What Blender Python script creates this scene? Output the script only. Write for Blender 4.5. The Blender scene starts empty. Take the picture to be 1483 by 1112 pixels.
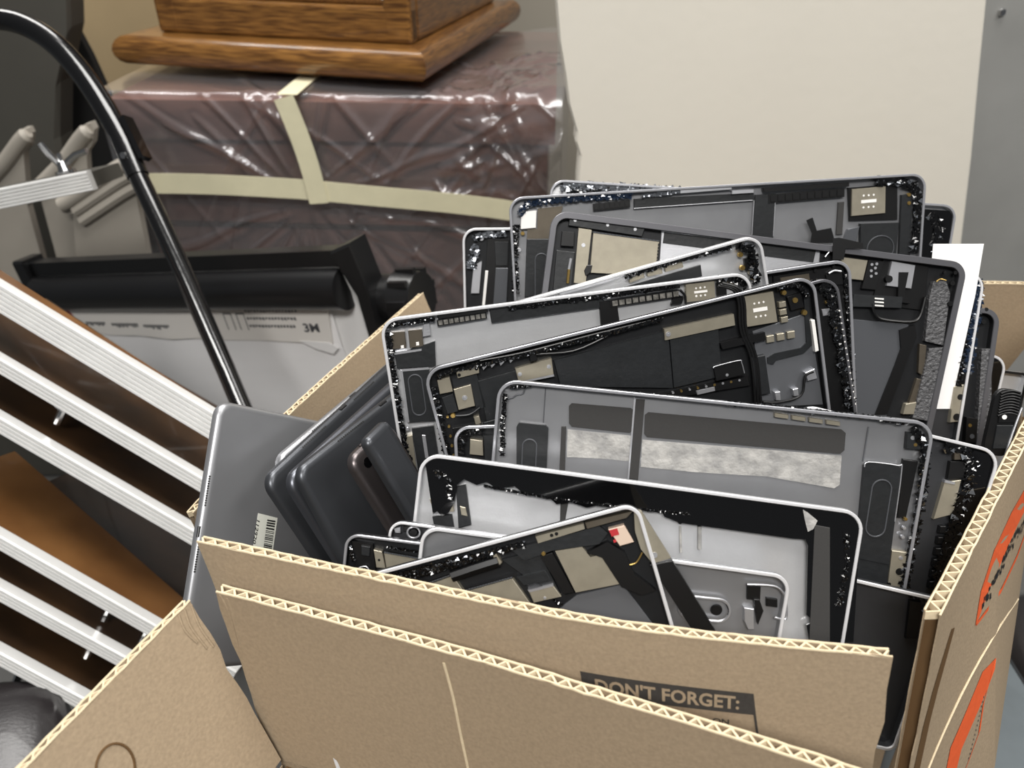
import bpy, bmesh, math, random
from mathutils import Vector, Matrix

# ------------------------------------------------------------------ camera, world, lights
scene = bpy.context.scene
COL = scene.collection
cam_data = bpy.data.cameras.new('camera')
cam = bpy.data.objects.new('camera', cam_data)
COL.objects.link(cam)
cam.location = (0, 0, 1.30)
cam.rotation_euler = (math.radians(90 - 34), 0, 0)
cam_data.sensor_width = 36.0
cam_data.lens = 36.0 * 1114 / 1483
cam_data.clip_start = 0.01
cam_data.dof.use_dof = True
cam_data.dof.focus_distance = 0.50
cam_data.dof.aperture_fstop = 9.0
scene.camera = cam

world = bpy.data.worlds.new('room_ambient')
scene.world = world
world.use_nodes = True
world.node_tree.nodes['Background'].inputs[0].default_value = (0.93, 0.96, 1.0, 1)
world.node_tree.nodes['Background'].inputs[1].default_value = 0.09

def area(name, loc, size, energy, rot=(0, 0, 0), color=(1, 0.975, 0.94)):
    l = bpy.data.lights.new(name, 'AREA')
    l.shape = 'RECTANGLE'; l.size, l.size_y = size; l.energy = energy; l.color = color
    o = bpy.data.objects.new(name, l); COL.objects.link(o)
    o.location = loc; o.rotation_euler = rot
    return o
area('ceiling_lamp', (0.10, 0.75, 2.75), (1.2, 0.9), 42)
area('ceiling_lamp', (-1.0, 1.75, 2.75), (1.2, 0.6), 30)  # unseen lamp added at the back to brighten the plywood and film
area('ceiling_lamp', (1.5, -0.2, 2.75), (0.6, 1.2), 22)
area('ceiling_lamp', (-0.2, -1.1, 2.75), (1.2, 0.6), 58)

vs = scene.view_settings
scene.display_settings.display_device = 'sRGB'
vs.view_transform = 'Standard'; vs.look = 'None'; vs.exposure = 0.12; vs.gamma = 1.0
vs.use_curve_mapping = False

# ------------------------------------------------------------------ materials
def s2l(c):
    return tuple((v / 255 / 12.92) if v / 255 <= 0.04045 else ((v / 255 + 0.055) / 1.055) ** 2.4 for v in c) + (1,)
MAT = {}
def mat(name, rgb, rough=0.5, metal=0.0, noise=0.0, nscale=40, bump=0.0, bscale=200, spec=0.5, stretch=None, coat=0.0, rgb2=None, detail=4):
    m = bpy.data.materials.new(name); m.use_nodes = True
    nt = m.node_tree; b = nt.nodes['Principled BSDF']
    b.inputs['Base Color'].default_value = s2l(rgb)
    b.inputs['Roughness'].default_value = rough
    b.inputs['Metallic'].default_value = metal
    b.inputs['Specular IOR Level'].default_value = spec
    b.inputs['Coat Weight'].default_value = coat
    if noise or bump:
        tc = nt.nodes.new('ShaderNodeTexCoord'); mp = nt.nodes.new('ShaderNodeMapping')
        nt.links.new(tc.outputs['Object'], mp.inputs[0])
        if stretch: mp.inputs['Scale'].default_value = stretch
    if noise:
        n = nt.nodes.new('ShaderNodeTexNoise'); n.inputs['Scale'].default_value = nscale; n.inputs['Detail'].default_value = detail
        nt.links.new(mp.outputs[0], n.inputs[0])
        r = nt.nodes.new('ShaderNodeValToRGB')
        a = s2l(rgb); c2 = s2l(rgb2) if rgb2 else tuple(v * (1 - noise) for v in a[:3]) + (1,)
        r.color_ramp.elements[0].position = 0.35; r.color_ramp.elements[1].position = 0.65
        r.color_ramp.elements[0].color = c2; r.color_ramp.elements[1].color = a
        nt.links.new(n.outputs[0], r.inputs[0]); nt.links.new(r.outputs[0], b.inputs['Base Color'])
    if bump:
        n2 = nt.nodes.new('ShaderNodeTexNoise'); n2.inputs['Scale'].default_value = bscale; n2.inputs['Detail'].default_value = 5
        nt.links.new(mp.outputs[0], n2.inputs[0])
        bp = nt.nodes.new('ShaderNodeBump'); bp.inputs['Strength'].default_value = bump; bp.inputs['Distance'].default_value = 0.002
        nt.links.new(n2.outputs[0], bp.inputs['Height']); nt.links.new(bp.outputs[0], b.inputs['Normal'])
    MAT[name] = m
    return m
mat('silver', (205, 206, 210), .38, .85, bump=.05, bscale=900)
mat('rim_silver', (236, 236, 238), .3, .45)
mat('rim_grey', (178, 179, 184), .28, .6)
mat('rim_dark', (112, 112, 116), .32, .6)
mat('alu_silver', (222, 223, 225), .32, .62, noise=.06, nscale=60, bump=.03, bscale=700)
mat('alu_grey', (156, 157, 160), .34, .65, noise=.06, nscale=60)
mat('alu_dark', (76, 77, 80), .38, .7, noise=.08, nscale=60)
mat('alu_black', (40, 41, 43), .4, .5, noise=.1, nscale=60)
mat('back_silver', (158, 159, 162), .36, .7, noise=.05, nscale=30)
mat('back_grey', (96, 98, 104), .34, .8, noise=.06, nscale=30)
mat('back_dark', (80, 82, 86), .34, .7, noise=.1, nscale=30)
mat('back_warm', (98, 92, 92), .33, .8, noise=.06, nscale=30)
mat('graphite', (30, 32, 34), .42, .0, noise=.2, nscale=150, spec=.5, bump=.08, bscale=300)
mat('black', (9, 9, 10), .38, spec=.5)
mat('dim', (82, 84, 88), .4, .3)
mat('grey', (112, 114, 118), .42, .6)
mat('pad', (50, 49, 48), .8, noise=.1, nscale=900)
mat('tan', (170, 163, 146), .36, .6, noise=.1, nscale=120, bump=.03)
mat('brown', (112, 104, 92), .38, .7, noise=.12, nscale=120)
mat('white', (232, 230, 226), .5)
mat('gold', (190, 160, 95), .3, .9)
mat('red', (170, 40, 45), .5)
mat('pinklabel', (200, 178, 160), .55)
mat('coil', (168, 165, 158), .35, .6, noise=.6, nscale=400)
mat('residue', (176, 174, 170), .5, noise=.4, nscale=120, bump=.6, bscale=160, rgb2=(144, 143, 141), detail=9)
mat('rough', (92, 92, 94), .45, noise=.5, nscale=500, bump=1., bscale=450)
mat('glass', (9, 9, 10), .07, spec=.7, coat=.3)
mat('blueglass', (22, 34, 52), .08, spec=.8, coat=.4)
mat('crystal', (120, 124, 130), .15, .6, spec=1.0)
mat('ink', (25, 25, 27), .6)
mat('sticker', (205, 206, 196), .5)
mat('paper', (238, 237, 236), .6)
mat('pad_paper', (248, 247, 247), .7, noise=.06, nscale=5, bump=.25, bscale=9, stretch=(1, 3, 1))
mat('pad_header', (232, 228, 222), .6)
mat('cardboard', (161, 143, 119), .85, noise=.13, nscale=520, bump=.12, bscale=500, spec=.2, detail=6)
mat('liner_edge', (214, 197, 166), .85, spec=.2, noise=.12, nscale=300)
mat('flute', (214, 190, 150), .85, spec=.2)
mat('core', (96, 74, 50), .9, spec=.1)
mat('print_grey', (66, 63, 60), .75, noise=.15, nscale=400, spec=.2)
mat('print_orange', (222, 96, 52), .75, spec=.2, noise=.08, nscale=300)
mat('crate', (134, 97, 84), .5, noise=.18, nscale=9, stretch=(1, 1, 6))
mat('tape', (222, 216, 184), .6, noise=.05, nscale=30, bump=.15, bscale=120)
mat('oak', (142, 100, 50), .3, noise=.5, nscale=22, stretch=(1, 14, 14), rgb2=(80, 50, 22), bump=.08, bscale=60, coat=.35, detail=8)
mat('oak_side', (134, 92, 46), .3, noise=.5, nscale=22, stretch=(14, 1, 14), rgb2=(76, 46, 20), bump=.08, bscale=60, coat=.35, detail=8)
mat('cabinet_glass', (62, 56, 48), .08, spec=.7)
mat('white_panel', (226, 221, 209), .7, noise=.02, nscale=6, bump=.12, bscale=60)
mat('galvanised', (166, 166, 163), .5, .25, noise=.14, nscale=7, bump=.04, bscale=40, detail=8)
mat('plywood', (214, 190, 148), .6, noise=.08, nscale=6)
mat('shell', (158, 152, 142), .55, noise=.05, nscale=20, bump=.1, bscale=500)
mat('shell_dark', (74, 72, 66), .6, noise=.08, nscale=10)
mat('matte_black', (12, 12, 12), .8)
mat('black_plastic', (20, 20, 21), .32)
mat('black_paint', (14, 14, 15), .2, coat=.5, bump=.1, bscale=120)
mat('extrusion', (232, 232, 230), .36, .3, noise=.06, nscale=25)
mat('plank', (66, 46, 28), .4, noise=.4, nscale=10, stretch=(1, 1, 1), rgb2=(36, 25, 16), coat=.2)
mat('plank_light', (116, 80, 44), .4, noise=.25, nscale=10, rgb2=(92, 60, 30), coat=.2)
mat('chrome', (205, 205, 205), .18, 1.0)
mat('vinyl', (36, 33, 34), .28, coat=.15, bump=.1, bscale=300)
mat('laminate', (108, 116, 120), .45, noise=.1, nscale=30)
mat('laminate_edge', (38, 40, 43), .5)
mat('floor', (92, 92, 90), .5, noise=.12, nscale=12)
mat('wall', (150, 144, 132), .8)
def film_material():
    m = bpy.data.materials.new('film'); m.use_nodes = True
    nt = m.node_tree; nt.nodes.clear()
    out = nt.nodes.new('ShaderNodeOutputMaterial')
    tr = nt.nodes.new('ShaderNodeBsdfTransparent'); tr.inputs[0].default_value = (.93, .92, .93, 1)
    gl = nt.nodes.new('ShaderNodeBsdfGlossy'); gl.inputs['Roughness'].default_value = .20; gl.inputs[0].default_value = (.95, .95, .97, 1)
    df = nt.nodes.new('ShaderNodeBsdfDiffuse'); df.inputs[0].default_value = (.8, .8, .84, 1)
    tc = nt.nodes.new('ShaderNodeTexCoord')
    n = nt.nodes.new('ShaderNodeTexNoise'); n.inputs['Scale'].default_value = 9; n.inputs['Detail'].default_value = 3; n.inputs['Distortion'].default_value = .8
    nt.links.new(tc.outputs['Object'], n.inputs[0])
    bp = nt.nodes.new('ShaderNodeBump'); bp.inputs['Strength'].default_value = .12; bp.inputs['Distance'].default_value = .02
    nt.links.new(n.outputs[0], bp.inputs['Height'])
    nt.links.new(bp.outputs[0], gl.inputs['Normal'])
    fr = nt.nodes.new('ShaderNodeFresnel'); fr.inputs[0].default_value = 1.5; nt.links.new(bp.outputs[0], fr.inputs['Normal'])
    m1 = nt.nodes.new('ShaderNodeMixShader'); m1.inputs[0].default_value = .09
    m2 = nt.nodes.new('ShaderNodeMixShader')
    nt.links.new(tr.outputs[0], m1.inputs[1]); nt.links.new(df.outputs[0], m1.inputs[2])
    mul = nt.nodes.new('ShaderNodeMath'); mul.operation = 'MULTIPLY_ADD'; mul.inputs[1].default_value = 1.6; mul.inputs[2].default_value = .03
    nt.links.new(fr.outputs[0], mul.inputs[0]); nt.links.new(mul.outputs[0], m2.inputs[0])
    nt.links.new(m1.outputs[0], m2.inputs[1]); nt.links.new(gl.outputs[0], m2.inputs[2])
    nt.links.new(m2.outputs[0], out.inputs[0])
    MAT['film'] = m
film_material()

# ------------------------------------------------------------------ mesh helpers
def V(*a): return Vector(a)
def link(name, me, mats, parent=None, smooth=False):
    for m in (mats if isinstance(mats, (list, tuple)) else [mats]):
        me.materials.append(MAT[m])
    if smooth:
        me.polygons.foreach_set('use_smooth', [True] * len(me.polygons))
    o = bpy.data.objects.new(name, me); COL.objects.link(o)
    if parent is not None: o.parent = parent
    return o
class MB:
    """collects vertices and faces of one mesh"""
    def __init__(self): self.v = []; self.f = []; self.m = []
    def add(self, vs_, fs, mi=0):
        b = len(self.v); self.v += [tuple(p) for p in vs_]
        self.f += [tuple(i + b for i in f) for f in fs]; self.m += [mi] * len(fs)
    def prism(self, poly, z0, z1, mi=0, ch=0.0):
        A = sum(poly[i][0] * poly[(i + 1) % len(poly)][1] - poly[(i + 1) % len(poly)][0] * poly[i][1] for i in range(len(poly)))
        if A < 0: poly = poly[::-1]
        n = len(poly); cx = sum(p[0] for p in poly) / n; cy = sum(p[1] for p in poly) / n
        loops = [[(p[0], p[1], z0) for p in poly]]
        if ch:
            loops.append([(p[0], p[1], z1 - ch) for p in poly])
            top = []
            for x, y in poly:
                d = math.hypot(x - cx, y - cy) or 1; k = max(0, 1 - ch * 1.3 / d); top.append((cx + (x - cx) * k, cy + (y - cy) * k, z1))
            loops.append(top)
        else: loops.append([(p[0], p[1], z1) for p in poly])
        self.loft(loops, mi)
    def loft(self, loops, mi=0, cap0=True, cap1=True, closed=True):
        n = len(loops[0]); vs_ = [p for l in loops for p in l]; fs = []
        for k in range(len(loops) - 1):
            for i in range(n if closed else n - 1):
                j = (i + 1) % n; fs.append((k * n + i, k * n + j, (k + 1) * n + j, (k + 1) * n + i))
        if cap0: fs.append(tuple(range(n - 1, -1, -1)))
        if cap1: fs.append(tuple(range((len(loops) - 1) * n, len(loops) * n)))
        self.add(vs_, fs, mi)
    def box(self, c, ax, ay, az, mi=0):
        """c centre, ax/ay/az half vectors"""
        c, ax, ay, az = Vector(c), Vector(ax), Vector(ay), Vector(az)
        p = [c + sx * ax + sy * ay + sz * az for sz in (-1, 1) for sx, sy in ((-1, -1), (1, -1), (1, 1), (-1, 1))]
        fs = [(3, 2, 1, 0), (4, 5, 6, 7), (0, 1, 5, 4), (1, 2, 6, 5), (2, 3, 7, 6), (3, 0, 4, 7)]
        if ax.cross(ay).dot(az) < 0: fs = [f[::-1] for f in fs]
        self.add(p, fs, mi)
    def cyl(self, a, b, r0, r1=None, n=16, mi=0):
        a, b = Vector(a), Vector(b); r1 = r0 if r1 is None else r1
        d = (b - a).normalized(); u = d.orthogonal().normalized(); w = d.cross(u)
        self.loft([[a + (u * math.cos(t) + w * math.sin(t)) * r0 for t in (2 * math.pi * i / n for i in range(n))],
                   [b + (u * math.cos(t) + w * math.sin(t)) * r1 for t in (2 * math.pi * i / n for i in range(n))]], mi)
    def tube(self, pts, r, n=8, mi=0, sub=1):
        P = [Vector(p) for p in pts]
        if sub > 1:
            Q = []
            for i in range(len(P) - 1):
                p0 = P[max(i - 1, 0)]; p1 = P[i]; p2 = P[i + 1]; p3 = P[min(i + 2, len(P) - 1)]
                for k in range(sub):
                    t = k / sub
                    Q.append(0.5 * ((2 * p1) + (p2 - p0) * t + (2 * p0 - 5 * p1 + 4 * p2 - p3) * t * t + (3 * p1 - p0 - 3 * p2 + p3) * t ** 3))
            Q.append(P[-1]); P = Q
        loops = []; u = None
        for i, p in enumerate(P):
            d = (P[min(i + 1, len(P) - 1)] - P[max(i - 1, 0)]).normalized()
            u = (d.orthogonal() if u is None else u - d * u.dot(d)).normalized(); w = d.cross(u)
            loops.append([p + (u * math.cos(2 * math.pi * k / n) + w * math.sin(2 * math.pi * k / n)) * r for k in range(n)])
        self.loft(loops, mi)
    def build(self, name, mats, parent=None, smooth=False, scale=1.0, shift=(0, 0, 0)):
        me = bpy.data.meshes.new(name)
        me.from_pydata([((x + shift[0]) * scale, (y + shift[1]) * scale, (z + shift[2]) * scale) for x, y, z in self.v], [], self.f)
        o = link(name, me, mats, parent)
        me.polygons.foreach_set('material_index', self.m)
        if smooth:
            me.polygons.foreach_set('use_smooth', [True] * len(me.polygons))
            if hasattr(me, 'set_sharp_from_angle'): me.set_sharp_from_angle(angle=math.radians(40))
        me.update()
        return o
def tag(o, label=None, cat=None, group=None, kind=None):
    if label: o['label'] = label
    if cat: o['category'] = cat
    if group: o['group'] = group
    if kind: o['kind'] = kind
    return o
def empty(name, loc, rot=None):
    o = bpy.data.objects.new(name, None); COL.objects.link(o)
    o.empty_display_size = .02
    if rot is None: o.location = loc
    else: o.matrix_world = Matrix.Translation(Vector(loc)) @ rot.to_4x4()
    return o
def frame(x, y):
    x = Vector(x).normalized(); y = Vector(y); y = (y - x * y.dot(x)).normalized(); z = x.cross(y)
    return Matrix((x, y, z)).transposed()
def rrect(w, h, r, off=0.0, n=6):
    """rounded rectangle from (0,0) to (w,-h), ccw, inset by off"""
    r = max(r - off, .3); x0, x1, y0, y1 = off, w - off, -h + off, -off
    pts = []
    for cx, cy, a0 in ((x1 - r, y1 - r, 0), (x0 + r, y1 - r, 90), (x0 + r, y0 + r, 180), (x1 - r, y0 + r, 270)):
        for i in range(n + 1):
            a = math.radians(a0 + 90 * i / n); pts.append((cx + r * math.cos(a), cy + r * math.sin(a)))
    return pts
def text_mesh(body, size=1.0, bold=0.0, spacing=1.0):
    cu = bpy.data.curves.new('txt', 'FONT'); cu.body = body; cu.size = size; cu.offset = bold; cu.space_character = spacing; cu.resolution_u = 3
    o = bpy.data.objects.new('txt', cu); COL.objects.link(o)
    dg = bpy.context.evaluated_depsgraph_get(); dg.update()
    me = bpy.data.meshes.new_from_object(o.evaluated_get(dg))
    v = [tuple(p.co) for p in me.vertices]; f = [tuple(p.vertices) for p in me.polygons]
    bpy.data.objects.remove(o); bpy.data.curves.remove(cu); bpy.data.meshes.remove(me)
    x1 = max(p[0] for p in v); x0 = min(p[0] for p in v); y0 = min(p[1] for p in v); y1 = max(p[1] for p in v)
    return [((p[0] - x0) / (x1 - x0), (p[1] - y0) / (y1 - y0)) for p in v], f      # unit square
def plane_prism(name, pts, thick, m, parent=None, direction=None, bevel=0.0):
    """polygon of world points extruded along -normal (away from the viewer)"""
    P = [Vector(p) for p in pts]
    n = Vector((0, 0, 0))
    for i in range(len(P)):
        a, b = P[i], P[(i + 1) % len(P)]; n += a.cross(b)
    n.normalize()
    if n.y > 0: n = -n; P = P[::-1]
    d = Vector(direction) if direction else -n * thick
    c = sum(P, Vector()) / len(P)
    loops = [[p + d for p in P]]
    if bevel:
        loops.append([p - n * bevel for p in P]); loops.append([p + (c - p).normalized() * bevel for p in P])
    else: loops.append(P)
    mb = MB(); mb.loft(loops)
    base = Vector((c.x, c.y, min(p.z for p in P)))
    o = mb.build(name, m, parent, shift=(-base.x, -base.y, -base.z) if parent is None else (0, 0, 0))
    if parent is None: o.location = base
    return o

# poses (mm size, origin, x and y axes) and the parts inside every housing (mm from its upper left corner)
PAPER=[(0.3101,0.5268,1.0690),(0.3472,0.5268,1.0691),(0.3447,0.5117,1.0360),(0.3339,0.4754,0.9565),(0.3097,0.4754,0.9565)]
POSE={
'D':(256.0,178.0,(-0.05366,0.35196,1.01403),(0.98965,-0.12773,-0.06538),(0.11935,0.47977,0.86924)),
'C':(258.0,180.0,(-0.00829,0.38877,1.04144),(0.99285,-0.11077,-0.04455),(0.08753,0.42153,0.90258)),
'B':(252.0,181.0,(-0.05557,0.39779,1.04186),(0.97085,0.15410,0.18359),(-0.22300,0.29983,0.92756)),
'A':(246.0,174.0,(-0.08519,0.43094,1.05896),(0.98873,0.12963,0.07494),(-0.11463,0.33334,0.93581)),
'A2':(230.0,163.0,(-0.05327,0.44887,1.04427),(0.96212,0.16610,0.21620),(-0.25271,0.24572,0.93582)),
'B2':(252.0,181.0,(-0.03328,0.41030,1.03126),(0.96712,0.16460,0.19386),(-0.23916,0.32950,0.91336)),
'B3':(247.6,178.5,(-0.00636,0.47329,1.04138),(0.98789,0.09971,0.11889),(-0.14623,0.34199,0.92825)),
'E':(203.2,134.8,(-0.12819,0.28555,0.96506),(0.95460,0.06530,0.29065),(-0.28654,0.46807,0.83594)),
'H1':(337.0,243.0,(-0.00290,0.59424,1.07937),(0.99818,0.03849,0.04650),(-0.05709,0.35190,0.93429)),
'H0':(341.0,240.0,(0.03286,0.63313,1.08103),(0.99766,-0.04763,-0.04902),(0.06374,0.38926,0.91892)),
'H2':(305.0,225.5,(0.02908,0.52861,1.09440),(0.99238,-0.05308,-0.11122),(0.12322,0.41186,0.90288)),
'H3':(240.0,170.0,(-0.04310,0.62665,1.03983),(0.99967,0.02549,-0.00229),(-0.00652,0.34006,0.94038)),
'I6':(125.0,150.0,(0.17737,0.38898,1.02368),(0.96887,-0.19214,-0.15613),(0.22851,0.45137,0.86258)),
'F1':(138.4,67.1,(-0.06995,0.32237,0.98841),(0.99035,-0.09872,-0.09723),(0.13233,0.46577,0.87496)),
'F2':(138.4,67.1,(-0.09373,0.31280,0.98763),(0.99217,-0.08095,-0.09515),(0.12154,0.44945,0.88500)),
'D2':(203.2,134.8,(-0.04951,0.30695,0.99915),(0.99120,-0.09561,-0.09154),(0.12534,0.45562,0.88130)),
'G0':(255.6,180.5,(-0.20269,0.43641,0.99247),(0.58868,0.53580,-0.60529),(0.08347,0.70449,0.70479)),
'G1':(180.5,255.6,(-0.16319,0.40948,0.96051),(0.45078,0.89264,-0.00152),(-0.42651,0.21688,0.87809)),
'G2':(180.5,255.6,(-0.16178,0.38178,0.96707),(0.41213,0.91113,-0.00021),(-0.42958,0.19451,0.88183)),
'G3':(180.5,255.6,(-0.14413,0.37318,0.97528),(0.42899,0.90322,-0.01278),(-0.41883,0.21142,0.88311)),
'G4':(180.5,255.6,(-0.13455,0.36689,0.98689),(0.48311,0.87477,-0.03709),(-0.37003,0.24238,0.89684)),
'G5':(46.0,131.8,(-0.09939,0.36355,0.99910),(0.43043,0.90260,-0.00573),(-0.44002,0.21537,0.87178)),
'G6':(25.0,131.8,(-0.08673,0.35999,1.01667),(0.41755,0.90864,-0.00495),(-0.42553,0.20036,0.88249)),
'I2':(200.0,140.0,(0.15574,0.53400,1.06749),(0.99274,-0.05748,-0.10562),(0.12022,0.49431,0.86093)),
'I3':(200.0,140.0,(0.17799,0.53186,1.03091),(0.99634,-0.04098,-0.07499),(0.08546,0.47574,0.87542)),
'I4':(150.0,135.0,(0.24117,0.52200,0.99727),(0.99112,-0.06320,-0.11700),(0.13266,0.40908,0.90280)),
'I7':(60.0,100.0,(0.19124,0.30512,0.96048),(0.97454,-0.14930,-0.16728),(0.21314,0.38527,0.89785)),
'I8':(48.0,100.0,(0.36443,0.51531,0.96955),(0.99248,-0.05890,-0.10728),(0.12213,0.41956,0.89947)),
'I5':(18.0,45.0,(0.31846,0.41739,1.01573),(0.98989,-0.10660,-0.09354),(0.13056,0.42733,0.89462)),
'B4':(120.0,100.0,(-0.03661,0.38151,1.01081),(0.99920,0.00373,0.03985),(-0.03828,0.37996,0.92421)),
}
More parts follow.
